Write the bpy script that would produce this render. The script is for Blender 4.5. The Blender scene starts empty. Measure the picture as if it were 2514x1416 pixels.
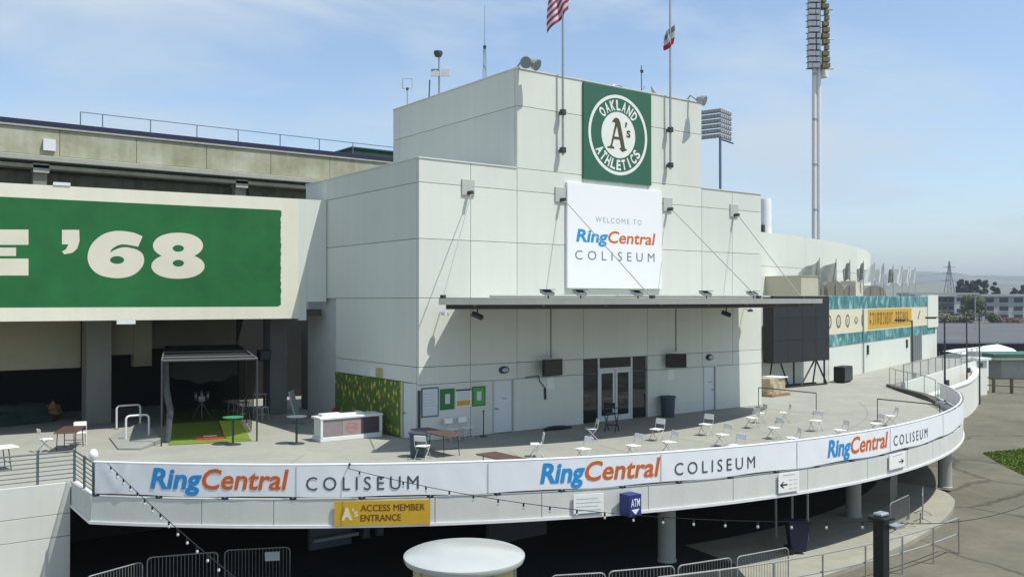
import bpy, bmesh, math, random
from mathutils import Vector, Matrix
random.seed(7)
SC = bpy.context.scene
COL = SC.collection
PI = math.pi
# ---------------------------------------------------------------- camera, sky, sun, exposure
CAMZ = 8.2
FPX = 2229.0
YAW = math.radians(36.6)
PITCH = math.atan(27 / FPX)
cam_d = bpy.data.cameras.new('camera')
cam = bpy.data.objects.new('camera', cam_d)
COL.objects.link(cam)
cam.location = (0, 0, CAMZ)
cam.rotation_euler = (PI / 2 + PITCH, 0, -YAW)
cam_d.sensor_width = 36
cam_d.lens = 36 * FPX / 2514
cam_d.clip_start = 0.2
cam_d.clip_end = 30000
SC.camera = cam

SUN_DIR = Vector((-0.60, 1.0, -2.34)).normalized()      # direction the light travels
to_sun = -SUN_DIR
sun_el = math.asin(to_sun.z)
sun_az = math.atan2(to_sun.x, to_sun.y)                 # clockwise from +Y
world = bpy.data.worlds.new('World')
SC.world = world
world.use_nodes = True
wn, wl = world.node_tree.nodes, world.node_tree.links
wn.clear()
w_out = wn.new('ShaderNodeOutputWorld')
w_bg = wn.new('ShaderNodeBackground')
w_sky = wn.new('ShaderNodeTexSky')
w_sky.sky_type = 'NISHITA'
w_sky.sun_disc = False
w_sky.sun_elevation = sun_el
w_sky.sun_rotation = sun_az
w_sky.altitude = 10
w_sky.air_density = 1.0
w_sky.dust_density = 0.25
w_sky.ozone_density = 1.6
w_bg.inputs['Strength'].default_value = 0.15
# thin high cloud: pale streaks laid over the sky by direction
w_tc = wn.new('ShaderNodeTexCoord')
w_map = wn.new('ShaderNodeMapping')
w_map.inputs['Scale'].default_value = (1.0, 1.0, 3.2)
w_map.inputs['Rotation'].default_value = (0.25, -0.18, 0.3)
w_n = wn.new('ShaderNodeTexNoise')
w_n.inputs['Scale'].default_value = 2.3
w_n.inputs['Detail'].default_value = 9
w_n.inputs['Roughness'].default_value = 0.56
w_n.inputs['Distortion'].default_value = 0.5
w_r = wn.new('ShaderNodeValToRGB')
w_r.color_ramp.elements[0].position = 0.42
w_r.color_ramp.elements[0].color = (0.02, 0.02, 0.02, 1)
w_r.color_ramp.elements[1].position = 0.63
w_r.color_ramp.elements[1].color = (0.88, 0.88, 0.88, 1)
w_mix = wn.new('ShaderNodeMixRGB')
w_mix.inputs['Color2'].default_value = (3.75, 4.35, 4.9, 1)
wl.new(w_tc.outputs['Generated'], w_map.inputs['Vector'])
wl.new(w_map.outputs['Vector'], w_n.inputs['Vector'])
wl.new(w_n.outputs['Fac'], w_r.inputs['Fac'])
wl.new(w_r.outputs['Color'], w_mix.inputs['Fac'])
wl.new(w_sky.outputs['Color'], w_mix.inputs['Color1'])
wl.new(w_mix.outputs['Color'], w_bg.inputs['Color'])
wl.new(w_bg.outputs['Background'], w_out.inputs['Surface'])

sun_d = bpy.data.lights.new('sun', 'SUN')
sun_d.energy = 4.3
sun_d.angle = math.radians(0.5)
sun_d.color = (1.0, 0.975, 0.90)
sun = bpy.data.objects.new('sun', sun_d)
COL.objects.link(sun)
sun.location = (0, -20, 60)
sun.rotation_euler = SUN_DIR.to_track_quat('-Z', 'Y').to_euler()

SC.view_settings.view_transform = 'Standard'
SC.view_settings.look = 'None'
SC.view_settings.exposure = 0.27
SC.view_settings.gamma = 1.0
SC.view_settings.use_curve_mapping = False

# ---------------------------------------------------------------- survey of the photograph: sight lines met with real planes
_c, _s = math.cos(YAW), math.sin(YAW)
_cp, _sp = math.cos(PITCH), math.sin(PITCH)
CAM = Vector((0, 0, CAMZ))
FW = Vector((_s * _cp, _c * _cp, _sp)); RT = Vector((_c, -_s, 0)); UP = Vector((-_s * _sp, -_c * _sp, _cp))
def ray(px, py): return FW + RT * ((px - 1257) / FPX) + UP * ((708 - py) / FPX)
def at_z(px, py, z):
    d = ray(px, py); return CAM + d * ((z - CAMZ) / d.z)
def at_y(px, py, y):
    d = ray(px, py); return CAM + d * (y / d.y)
def at_x(px, py, x):
    d = ray(px, py); return CAM + d * (x / d.x)
def at_d(px, py, Z): return CAM + ray(px, py) * Z
def at_plane(px, py, p0, n):
    d = ray(px, py); return CAM + d * ((Vector(p0) - CAM).dot(n) / d.dot(n))

# ---------------------------------------------------------------- materials
MATS = {}
def mat(name, col, rough=0.7, var=0.12, scale=1.2, col2=None, bump=0.0, bscale=30, metal=0.0, spec=0.4, streak=0.0, alpha=None, coat=0.0):
    if name in MATS: return MATS[name]
    m = bpy.data.materials.new(name); m.use_nodes = True
    n, l = m.node_tree.nodes, m.node_tree.links
    b = n['Principled BSDF']
    b.inputs['Roughness'].default_value = rough
    b.inputs['Metallic'].default_value = metal
    b.inputs['Specular IOR Level'].default_value = spec
    if coat: b.inputs['Coat Weight'].default_value = coat
    c = (*col, 1)
    if var > 0 or col2:
        geo = n.new('ShaderNodeNewGeometry')
        nz = n.new('ShaderNodeTexNoise')
        nz.inputs['Scale'].default_value = scale
        nz.inputs['Detail'].default_value = 6
        nz.inputs['Roughness'].default_value = 0.6
        l.new(geo.outputs['Position'], nz.inputs['Vector'])
        rp = n.new('ShaderNodeValToRGB')
        rp.color_ramp.elements[0].position = 0.32
        rp.color_ramp.elements[1].position = 0.68
        d = col2 if col2 else tuple(x * (1 - var) for x in col)
        rp.color_ramp.elements[0].color = (*d, 1)
        rp.color_ramp.elements[1].color = c
        l.new(nz.outputs['Fac'], rp.inputs['Fac'])
        last = rp.outputs['Color']
        if streak > 0:
            mp = n.new('ShaderNodeMapping'); mp.inputs['Scale'].default_value = (2.4, 2.4, 0.12)
            l.new(geo.outputs['Position'], mp.inputs['Vector'])
            n2 = n.new('ShaderNodeTexNoise'); n2.inputs['Scale'].default_value = 1.0; n2.inputs['Detail'].default_value = 5
            l.new(mp.outputs['Vector'], n2.inputs['Vector'])
            r2 = n.new('ShaderNodeValToRGB')
            r2.color_ramp.elements[0].position = 0.35; r2.color_ramp.elements[1].position = 0.6
            r2.color_ramp.elements[0].color = (1 - streak, 1 - streak, 1 - streak * 1.15, 1)
            r2.color_ramp.elements[1].color = (1, 1, 1, 1)
            l.new(n2.outputs['Fac'], r2.inputs['Fac'])
            mx = n.new('ShaderNodeMixRGB'); mx.blend_type = 'MULTIPLY'; mx.inputs['Fac'].default_value = 1
            l.new(last, mx.inputs['Color1']); l.new(r2.outputs['Color'], mx.inputs['Color2'])
            last = mx.outputs['Color']
        l.new(last, b.inputs['Base Color'])
        if bump > 0:
            n3 = n.new('ShaderNodeTexNoise'); n3.inputs['Scale'].default_value = bscale; n3.inputs['Detail'].default_value = 4
            l.new(geo.outputs['Position'], n3.inputs['Vector'])
            bp = n.new('ShaderNodeBump'); bp.inputs['Strength'].default_value = bump; bp.inputs['Distance'].default_value = 0.02
            l.new(n3.outputs['Fac'], bp.inputs['Height']); l.new(bp.outputs['Normal'], b.inputs['Normal'])
    else:
        b.inputs['Base Color'].default_value = c
    if alpha is not None: b.inputs['Alpha'].default_value = alpha
    MATS[name] = m
    return m

WHITE = mat('painted_concrete', (0.69, 0.71, 0.635), 0.75, 0.06, 0.22, bump=0.12, bscale=14, streak=0.03, spec=0.25)
def panel_variation(m, lo=0.945, hi=1.02):
    n, l = m.node_tree.nodes, m.node_tree.links
    b = n['Principled BSDF']; src = b.inputs['Base Color'].links[0].from_socket
    oi = n.new('ShaderNodeObjectInfo'); mr = n.new('ShaderNodeMapRange'); mr.inputs['To Min'].default_value = lo; mr.inputs['To Max'].default_value = hi
    l.new(oi.outputs['Random'], mr.inputs['Value'])
    mx = n.new('ShaderNodeVectorMath'); mx.operation = 'SCALE'
    l.new(src, mx.inputs[0]); l.new(mr.outputs['Result'], mx.inputs['Scale']); l.new(mx.outputs['Vector'], b.inputs['Base Color'])
panel_variation(WHITE)
JOINT = mat('joint_sealant', (0.55, 0.56, 0.52), 0.85, 0.1, 2)
CREAM = mat('cream_paint', (0.78, 0.75, 0.60), 0.7, 0.05, 0.8, spec=0.25, streak=0.03)
SGREEN = mat('sign_green_paint', (0.018, 0.155, 0.042), 0.6, 0.25, 0.7, bump=0.3, bscale=3, spec=0.3, streak=0.04)
LCREAM = mat('letter_cream_paint', (0.72, 0.68, 0.54), 0.7, 0.06, 1.0)
FLOOR = mat('terrace_concrete', (0.36, 0.355, 0.30), 0.85, 0.0, 0.35, col2=(0.31, 0.31, 0.27), bump=0.1, bscale=9, spec=0.2)
FASC = mat('fascia_paint', (0.63, 0.635, 0.585), 0.75, 0.07, 0.9, streak=0.05, bump=0.1, bscale=12, spec=0.25)
VINYL = mat('banner_vinyl', (0.81, 0.82, 0.84), 0.5, 0.05, 1.5, spec=0.4)
BLUE = mat('banner_blue', (0.02, 0.27, 0.62), 0.5, 0.05, 3)
ORANGE = mat('banner_orange', (0.62, 0.13, 0.015), 0.5, 0.08, 3)
DGREY = mat('banner_grey', (0.07, 0.085, 0.10), 0.5, 0.08, 3)
BLACK = mat('black_paint', (0.012, 0.013, 0.014), 0.5, 0.2, 4)
SCREEN = mat('dark_screen', (0.022, 0.026, 0.028), 0.45, 0.15, 1)
METAL = mat('galvanised_metal', (0.42, 0.44, 0.45), 0.45, 0.15, 6, metal=0.6)
DMETAL = mat('dark_metal', (0.06, 0.07, 0.075), 0.5, 0.15, 5, metal=0.3)
RAILM = mat('blue_grey_rail', (0.09, 0.125, 0.14), 0.5, 0.1, 4)
GLASS = mat('dark_glass', (0.012, 0.016, 0.016), 0.06, 0.0, spec=0.6)
WPLASTIC = mat('white_plastic', (0.82, 0.82, 0.77), 0.45, 0.05, 5)
WPAINT = mat('white_metal_paint', (0.74, 0.75, 0.74), 0.4, 0.05, 3)
BROWN = mat('brown_laminate', (0.115, 0.062, 0.048), 0.45, 0.2, 5)
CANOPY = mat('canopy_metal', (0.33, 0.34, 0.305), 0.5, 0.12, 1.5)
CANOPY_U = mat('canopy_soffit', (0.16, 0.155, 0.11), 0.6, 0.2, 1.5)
LOGOGREEN = mat('logo_green', (0.03, 0.125, 0.075), 0.55, 0.08, 0.8)
LOGOWHITE = mat('logo_white', (0.76, 0.78, 0.72), 0.55, 0.04, 2)
LOGODARK = mat('logo_dark', (0.09, 0.075, 0.03), 0.5, 0.2, 3)
YELLOW = mat('sign_yellow', (0.60, 0.36, 0.025), 0.5, 0.08, 2)
BROWNTXT = mat('sign_brown', (0.17, 0.07, 0.012), 0.5, 0.1, 3)
NAVY = mat('navy_blue', (0.02, 0.035, 0.17), 0.4, 0.1, 3)
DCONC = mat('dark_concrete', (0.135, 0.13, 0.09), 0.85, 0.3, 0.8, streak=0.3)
STAIN = mat('stained_concrete', (0.47, 0.46, 0.36), 0.85, 0.0, 0.55, col2=(0.29, 0.285, 0.17), streak=0.12)
LEDGE = mat('pale_concrete_ledge', (0.42, 0.42, 0.35), 0.8, 0.2, 1.2)
RIMBLUE = mat('navy_rim', (0.018, 0.022, 0.055), 0.5, 0.15, 2)
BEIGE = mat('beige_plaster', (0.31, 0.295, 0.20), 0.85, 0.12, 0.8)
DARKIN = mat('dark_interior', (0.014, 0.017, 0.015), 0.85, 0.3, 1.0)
LOWDARK = mat('lower_interior', (0.035, 0.04, 0.035), 0.85, 0.4, 0.6)  # near black: the deep shade under the terrace is put into this colour
TURF = mat('green_turf', (0.16, 0.25, 0.025), 0.9, 0.18, 4, bump=0.5, bscale=90)
RED = mat('red_fabric', (0.26, 0.02, 0.025), 0.8, 0.25, 6)
REDCLAY = mat('red_mound', (0.32, 0.035, 0.02), 0.85, 0.25, 6)
TEALC = None

# ---------------------------------------------------------------- geometry helpers
def add_box(bm, x0, x1, y0, y1, z0, z1):
    v = [bm.verts.new(p) for p in ((x0,y0,z0),(x1,y0,z0),(x1,y1,z0),(x0,y1,z0),(x0,y0,z1),(x1,y0,z1),(x1,y1,z1),(x0,y1,z1))]
    for f in ((3,2,1,0),(4,5,6,7),(0,1,5,4),(1,2,6,5),(2,3,7,6),(3,0,4,7)): bm.faces.new([v[i] for i in f])
def box(x0, x1, y0, y1, z0, z1, bev=0.0):
    bm = bmesh.new(); add_box(bm, x0, x1, y0, y1, z0, z1)
    if bev: bmesh.ops.bevel(bm, geom=bm.edges[:], offset=bev, segments=1, affect='EDGES')
    return bm
def add_obox(bm, p, ax, ay, az, hx, hy, hz):
    """box centred p with unit axes and half sizes"""
    p, ax, ay, az = Vector(p), Vector(ax), Vector(ay), Vector(az)
    v = []
    for sz in (-1, 1):
        for sx, sy in ((-1,-1),(1,-1),(1,1),(-1,1)):
            v.append(bm.verts.new(p + ax*hx*sx + ay*hy*sy + az*hz*sz))
    for f in ((3,2,1,0),(4,5,6,7),(0,1,5,4),(1,2,6,5),(2,3,7,6),(3,0,4,7)): bm.faces.new([v[i] for i in f])
def add_tube(bm, pts, r, n=8, cap=True, r2=None):
    pts = [Vector(p) for p in pts]
    rings = []
    prev = None
    for i, p in enumerate(pts):
        t = (pts[min(i+1, len(pts)-1)] - pts[max(i-1, 0)]).normalized()
        if prev is None:
            a = Vector((0,0,1)) if abs(t.z) < 0.9 else Vector((1,0,0))
            x = t.cross(a).normalized()
        else:
            x = (prev - t * prev.dot(t)).normalized()
        prev = x
        y = t.cross(x)
        rr = r if r2 is None else r + (r2 - r) * i / (len(pts) - 1)
        rings.append([bm.verts.new(p + x*(rr*math.cos(2*PI*k/n)) + y*(rr*math.sin(2*PI*k/n))) for k in range(n)])
    for a, b in zip(rings, rings[1:]):
        for k in range(n): bm.faces.new((a[k], a[(k+1)%n], b[(k+1)%n], b[k]))
    if cap:
        bm.faces.new(rings[0][::-1]); bm.faces.new(rings[-1])
def tube(pts, r, n=8, r2=None):
    bm = bmesh.new(); add_tube(bm, pts, r, n, True, r2); return bm
def add_lathe(bm, prof, n=24, c=(0,0,0), sx=1, sy=1):
    rings = []
    for r, z in prof:
        if r < 1e-6: rings.append([bm.verts.new((c[0], c[1], c[2]+z))])
        else: rings.append([bm.verts.new((c[0]+sx*r*math.cos(2*PI*k/n), c[1]+sy*r*math.sin(2*PI*k/n), c[2]+z)) for k in range(n)])
    for a, b in zip(rings, rings[1:]):
        if len(a) == 1 and len(b) == 1: continue
        for k in range(n):
            k2 = (k+1) % n
            if len(a) == 1: bm.faces.new((a[0], b[k2], b[k])[::-1])
            elif len(b) == 1: bm.faces.new((a[k], a[k2], b[0]))
            else: bm.faces.new((a[k], a[k2], b[k2], b[k]))
    if len(rings[0]) > 1: bm.faces.new(rings[0][::-1])
    if len(rings[-1]) > 1: bm.faces.new(rings[-1])
def lathe(prof, n=24, c=(0,0,0), sx=1, sy=1):
    bm = bmesh.new(); add_lathe(bm, prof, n, c, sx, sy); return bm
def add_prism(bm, poly, z0, z1):
    a = [bm.verts.new((p[0], p[1], z0)) for p in poly]
    b = [bm.verts.new((p[0], p[1], z1)) for p in poly]
    n = len(poly)
    bm.faces.new(a[::-1]); bm.faces.new(b)
    for i in range(n): bm.faces.new((a[i], a[(i+1)%n], b[(i+1)%n], b[i]))
def prism(poly, z0, z1):
    bm = bmesh.new(); add_prism(bm, poly, z0, z1); return bm
def smooth_faces(o, ang=35):
    me = o.data
    me.polygons.foreach_set('use_smooth', [True]*len(me.polygons))
    try: me.set_sharp_from_angle(angle=math.radians(ang))
    except Exception: pass

def wloc(o):
    v = Vector((0,0,0))
    while o is not None: v += o.location; o = o.parent
    return v
def obj(name, bm, material, parent=None, local=False, smooth=False, label=None, kind=None, fixn=True):
    """one mesh object. Vertices are given in scene coordinates unless local"""
    if fixn: bmesh.ops.recalc_face_normals(bm, faces=bm.faces[:])
    if parent is not None and not local:
        bmesh.ops.translate(bm, verts=bm.verts[:], vec=-wloc(parent))
    me = bpy.data.meshes.new(name)
    bm.to_mesh(me); bm.free()
    o = bpy.data.objects.new(name, me)
    COL.objects.link(o)
    for m in (material if isinstance(material, (list, tuple)) else [material]): me.materials.append(m)
    if parent is not None: o.parent = parent
    if smooth: smooth_faces(o)
    if label: o['label'] = label
    if kind: o['kind'] = kind
    return o
def thing(name, label, cat, loc=(0,0,0), rotz=0, group=None):
    o = bpy.data.objects.new(name, None); COL.objects.link(o)
    o.empty_display_size = 0.2
    o.location = loc; o.rotation_euler = (0, 0, rotz)
    o['label'] = label; o['category'] = cat
    if group: o['group'] = group
    return o
def tag(o, label, cat, group=None):
    o['label'] = label; o['category'] = cat
    if group: o['group'] = group
    return o
def struct(name, bm, m, **k): return obj(name, bm, m, kind='structure', **k)
def dup(root, loc, rotz, label=None, group=None):
    r = root.copy(); COL.objects.link(r); r.location = loc; r.rotation_euler = (0, 0, rotz)
    if label: r['label'] = label
    if group: r['group'] = group
    for ch in list(root.children):
        c = ch.copy(); COL.objects.link(c); c.parent = r
        for g in ch.children:
            d = g.copy(); COL.objects.link(d); d.parent = c
    return r
# lettering: font outlines turned into flat print
def text_data(s, bold=0.0, shear=0.0, spacing=1.0):
    cu = bpy.data.curves.new('lettering_curve', 'FONT')
    cu.body = s; cu.offset = bold; cu.shear = shear; cu.space_character = spacing
    cu.resolution_u = 3; cu.fill_mode = 'FRONT'
    ob = bpy.data.objects.new('lettering_tmp', cu); COL.objects.link(ob)
    dg = bpy.context.evaluated_depsgraph_get()
    me = bpy.data.meshes.new_from_object(ob.evaluated_get(dg))
    vs = [tuple(v.co) for v in me.vertices]; fs = [tuple(p.vertices) for p in me.polygons]
    bpy.data.objects.remove(ob); bpy.data.curves.remove(cu); bpy.data.meshes.remove(me)
    return vs, fs
_cap = None
def letters(name, s, m, parent, fn, bold=0.0, shear=0.0, spacing=1.0):
    """fn(u, v): u 0..1 along the word, v 0 at the baseline, 1 at capital height"""
    global _cap
    if _cap is None:
        vs, _ = text_data('H'); _cap = max(v[1] for v in vs)
    vs, fs = text_data(s, bold, shear, spacing)
    x0 = min(v[0] for v in vs); x1 = max(v[0] for v in vs)
    up = list(range(len(vs)))
    def root(i):
        while up[i] != i: up[i] = up[up[i]]; i = up[i]
        return i
    for f in fs:
        for i in f[1:]: up[root(i)] = root(f[0])
    groups = {}
    for f in fs: groups.setdefault(root(f[0]), []).append(f)
    for g_ in groups.values():                       # one object for each character
        bm = bmesh.new(); V = {}
        for f in g_:
            for i in f:
                if i not in V: V[i] = bm.verts.new(fn((vs[i][0]-x0)/(x1-x0), vs[i][1]/_cap))
            try: bm.faces.new([V[i] for i in f])
            except ValueError: pass
        obj(name, bm, m, parent, fixn=False)
def fill2d(loops, fn):
    """flat filled shape with holes (first loop outer)"""
    cu = bpy.data.curves.new('shape_curve', 'CURVE'); cu.dimensions = '2D'; cu.fill_mode = 'FRONT'
    for lp in loops:
        sp = cu.splines.new('POLY'); sp.points.add(len(lp)-1); sp.use_cyclic_u = True
        for i, p in enumerate(lp): sp.points[i].co = (p[0], p[1], 0, 1)
    ob = bpy.data.objects.new('shape_tmp', cu); COL.objects.link(ob)
    dg = bpy.context.evaluated_depsgraph_get()
    me = bpy.data.meshes.new_from_object(ob.evaluated_get(dg))
    bm = bmesh.new()
    V = [bm.verts.new(fn(v.co.x, v.co.y)) for v in me.vertices]
    for p in me.polygons:
        try: bm.faces.new([V[i] for i in p.vertices])
        except ValueError: pass
    bpy.data.objects.remove(ob); bpy.data.curves.remove(cu); bpy.data.meshes.remove(me)
    return bm
def ell(cx, cy, rx, ry, n=36): return [(cx+rx*math.cos(2*PI*k/n), cy+ry*math.sin(2*PI*k/n)) for k in range(n)]
def chain(pts, n):
    """n points evenly spaced along a polyline"""
    pts = [Vector(p) for p in pts]
    L = [0]
    for a, b in zip(pts, pts[1:]): L.append(L[-1] + (b-a).length)
    out = []
    for i in range(n):
        t = L[-1]*i/(n-1); k = 0
        while k < len(L)-2 and L[k+1] < t: k += 1
        f = (t-L[k])/max(1e-9, L[k+1]-L[k]); out.append(pts[k].lerp(pts[k+1], f))
    return out
# ================================================================ SETTING
T = 2.8                                   # terrace floor level
AC = Vector((26.3, 45.5)); AR = 28.6      # centre and radius of the terrace front
def arc(th, r=AR): return (AC.x + r*math.sin(th), AC.y - r*math.cos(th))
TH0 = -math.asin((AC.x - 5.4) / AR); TH1 = math.radians(43.0)
def project(P):
    v = Vector(P) - CAM; Z = v.dot(FW)
    return 1257 + FPX*v.dot(RT)/Z, 708 - FPX*v.dot(UP)/Z
def arc_px(px, z=3.4, r=AR):
    a, b = math.radians(-48), math.radians(42)
    for _ in range(40):
        m = (a+b)/2
        if project((*arc(m, r), z))[0] < px: a = m
        else: b = m
    return (a+b)/2
def add_arc_wall(bm, r0, r1, t0, t1, z0, z1, n=None):
    n = n or max(2, int(abs(t1-t0)/math.radians(1.0)))
    prev = None
    for i in range(n+1):
        t = t0 + (t1-t0)*i/n
        a, b = arc(t, r0), arc(t, r1)
        q = [bm.verts.new((*a, z0)), bm.verts.new((*b, z0)), bm.verts.new((*b, z1)), bm.verts.new((*a, z1))]
        if prev:
            for k in range(4): bm.faces.new((prev[k], prev[(k+1)%4], q[(k+1)%4], q[k]))
        else: bm.faces.new(q)
        prev = q
    bm.faces.new(prev[::-1])
def arc_wall(*a, **k):
    bm = bmesh.new(); add_arc_wall(bm, *a, **k); return bm

# ground: one sheet to the horizon
ASPH = mat('plaza_asphalt', (0.20, 0.185, 0.135), 0.9, 0.0, 0.12, col2=(0.135, 0.128, 0.096), bump=0.25, bscale=40, spec=0.2)
def asphalt_cracks(m):
    n, l = m.node_tree.nodes, m.node_tree.links
    b = n['Principled BSDF']; src = b.inputs['Base Color'].links[0].from_socket
    geo = n.new('ShaderNodeNewGeometry')
    nz = n.new('ShaderNodeTexNoise'); nz.inputs['Scale'].default_value = 0.5; nz.inputs['Detail'].default_value = 4
    vm = n.new('ShaderNodeVectorMath'); vm.operation = 'MULTIPLY_ADD'; vm.inputs[1].default_value = (1.6, 1.6, 0)
    l.new(geo.outputs['Position'], nz.inputs['Vector']); l.new(nz.outputs['Color'], vm.inputs[0]); l.new(geo.outputs['Position'], vm.inputs[2])
    vo = n.new('ShaderNodeTexVoronoi'); vo.feature = 'DISTANCE_TO_EDGE'; vo.inputs['Scale'].default_value = 0.085
    l.new(vm.outputs['Vector'], vo.inputs['Vector'])
    rp = n.new('ShaderNodeValToRGB'); rp.color_ramp.elements[0].position = 0.0; rp.color_ramp.elements[1].position = 0.012
    rp.color_ramp.elements[0].color = (0.5, 0.5, 0.5, 1); rp.color_ramp.elements[1].color = (1, 1, 1, 1)
    l.new(vo.outputs['Distance'], rp.inputs['Fac'])
    mx = n.new('ShaderNodeMixRGB'); mx.blend_type = 'MULTIPLY'; mx.inputs['Fac'].default_value = 1
    l.new(src, mx.inputs['Color1']); l.new(rp.outputs['Color'], mx.inputs['Color2']); l.new(mx.outputs['Color'], b.inputs['Base Color'])
asphalt_cracks(ASPH)
def stains(m, scale, lo, p0=0.38, p1=0.62):
    n, l = m.node_tree.nodes, m.node_tree.links
    b = n['Principled BSDF']; src = b.inputs['Base Color'].links[0].from_socket
    geo = n.new('ShaderNodeNewGeometry'); nz = n.new('ShaderNodeTexNoise'); nz.inputs['Scale'].default_value = scale; nz.inputs['Detail'].default_value = 8; nz.inputs['Roughness'].default_value = 0.7; nz.inputs['Distortion'].default_value = 0.6
    l.new(geo.outputs['Position'], nz.inputs['Vector'])
    rp = n.new('ShaderNodeValToRGB'); rp.color_ramp.elements[0].position = p0; rp.color_ramp.elements[1].position = p1
    rp.color_ramp.elements[0].color = (lo, lo, lo, 1); rp.color_ramp.elements[1].color = (1, 1, 1, 1); l.new(nz.outputs['Fac'], rp.inputs['Fac'])
    mx = n.new('ShaderNodeMixRGB'); mx.blend_type = 'MULTIPLY'; mx.inputs['Fac'].default_value = 1
    l.new(src, mx.inputs['Color1']); l.new(rp.outputs['Color'], mx.inputs['Color2']); l.new(mx.outputs['Color'], b.inputs['Base Color'])
stains(ASPH, 0.35, 0.80); stains(ASPH, 2.2, 0.88)
stains(FLOOR, 0.8, 0.90); stains(FLOOR, 3.5, 0.94)
bm = bmesh.new()
bmesh.ops.create_circle(bm, cap_ends=True, radius=12000, segments=64)
struct('ground', bm, ASPH)
LOT = mat('parking_asphalt', (0.125, 0.128, 0.130), 0.9, 0.0, 0.05, col2=(0.098, 0.10, 0.102), spec=0.2)
def quad(p, z):
    bm = bmesh.new(); bm.faces.new([bm.verts.new((q[0], q[1], z)) for q in p]); return bm
def cw(X, Z): return (_s*Z + _c*X, _c*Z - _s*X)          # distance right and ahead of the viewpoint -> plan
lot = struct('parking_lot', quad([cw(20, 112), cw(160, 112), cw(420, 330), cw(60, 330)], 0.006), LOT)
LINEW = mat('road_paint', (0.62, 0.62, 0.58), 0.7, 0.2, 1)
for k in range(10):                                        # bay marks at the near end of the lot
    a = cw(50 + k*7, 150); b = cw(54.5 + k*7, 150); c = cw(54.5 + k*7, 151); d = cw(50 + k*7, 151)
    obj('bay_marking', quad([a, b, c, d], 0.012), LINEW, lot)
struct('verge', quad([cw(55, 331), cw(430, 331), cw(430, 352), cw(55, 352)], 0.008), mat('dry_verge', (0.33, 0.32, 0.24), 0.9, 0.3, 0.2))
FARG = mat('scrub_ground', (0.12, 0.125, 0.07), 0.9, 0.4, 0.03)
struct('scrub_ground', quad([cw(-200, 352.5), cw(900, 352.5), cw(2600, 1500), cw(-200, 1500)], 0.008), FARG)
# concrete apron in front of and below the terrace
APR = mat('apron_concrete', (0.35, 0.34, 0.27), 0.85, 0.0, 0.4, col2=(0.31, 0.30, 0.24), spec=0.2)
stains(APR, 0.9, 0.86); RA = 30.35
_rt = ((-50, 30.3), (-7, 29.8), (0, 29.35), (8, 29.0), (15, 28.75), (20, 28.5), (23, 28.05), (25, 27.3), (26, 26.2), (26.2, 25.0))
ap = []
for i in range(77):
    d_ = -50 + 76.2*i/76; k = 0
    while k < len(_rt)-2 and _rt[k+1][0] < d_: k += 1
    f_ = (d_-_rt[k][0])/(_rt[k+1][0]-_rt[k][0]); ap.append(arc(math.radians(d_), _rt[k][1]+(_rt[k+1][1]-_rt[k][1])*f_))
ap += [(38, 33.8), (5, 33.8), (3.0, 27.0)]
struct('apron', prism(ap, 0.004, 0.15), APR)
g_pts = [at_z(2412, 1112, 0), at_z(2516, 1102, 0), at_z(2700, 1130, 0), at_z(2700, 1230, 0), at_z(2516, 1168, 0), at_z(2455, 1138, 0)]
struct('lawn', quad([(p.x, p.y) for p in g_pts], 0.02), mat('lawn_soil', (0.10, 0.14, 0.02), 0.95, 0.3, 1))
# grass blades over the lawn
GRASS = mat('grass_blades', (0.13, 0.20, 0.02), 0.9, 0.35, 0.8)
bm = bmesh.new()
def in_poly(x, y, P):
    r = False; j = len(P)-1
    for i in range(len(P)):
        if (P[i].y > y) != (P[j].y > y) and x < (P[j].x-P[i].x)*(y-P[i].y)/(P[j].y-P[i].y)+P[i].x: r = not r
        j = i
    return r
gx0, gx1 = min(p.x for p in g_pts), max(p.x for p in g_pts); gy0, gy1 = min(p.y for p in g_pts), max(p.y for p in g_pts)
for k in range(14000):
    x, y = random.uniform(gx0, gx1), random.uniform(gy0, gy1)
    if not in_poly(x, y, g_pts): continue
    a = random.uniform(0, 2*PI); w = 0.05; h = random.uniform(0.05, 0.11)
    bm.faces.new([bm.verts.new((x-w*math.cos(a), y-w*math.sin(a), 0.02)), bm.verts.new((x+w*math.cos(a), y+w*math.sin(a), 0.02)), bm.verts.new((x+random.uniform(-.04,.04), y+random.uniform(-.04,.04), 0.02+h))])
tag(obj('grass', bm, GRASS, kind='stuff', fixn=False), 'short green grass on the lawn beside the plaza asphalt', 'grass')

# terrace floor slab
W1 = Vector((53.0, 36.0)); WD = Vector((0.957, 0.29)).normalized(); WN = Vector((WD.y, -WD.x))
def wpt(s, off=0.0): p = W1 + WD*s + WN*off; return (p.x, p.y)
arc_end = arc(TH1, AR-0.2)
tp = [(-14, 28.6), (5.6, 28.6)] + [arc(TH0 + 0.004 + (TH1-TH0-0.004)*i/70, AR-0.2) for i in range(71)] + [(51.0, 30.3), wpt(0, 4.6), wpt(30, 4.6), wpt(30, -1), (W1.x, 37), (38, 37), (38, 48), (-14, 48)]
struct('terrace_floor', prism(tp, T-0.45, T), FLOOR)
# control joints sawn in the terrace floor
JM = mat('floor_joint', (0.20, 0.195, 0.16), 0.9, 0.2, 3)
tf = bpy.data.objects['terrace_floor']
for k in range(9):
    t = TH0 + (TH1-TH0)*(k+0.7)/9
    a = Vector((*arc(t, AR-0.25), 0)); b = Vector((*arc(t, 20.5), 0)); d = (b-a).normalized(); n = Vector((-d.y, d.x, 0))*0.012
    if abs(t) < math.radians(32): b = a + d*min((b-a).length, 8.0)
    obj('joint', quad([a-n, b-n, b+n, a+n], T+0.004), JM, tf)
obj('joint', arc_wall(24.60, 24.625, TH0+0.05, TH1, T+0.003, T+0.005), JM, tf)

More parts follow.
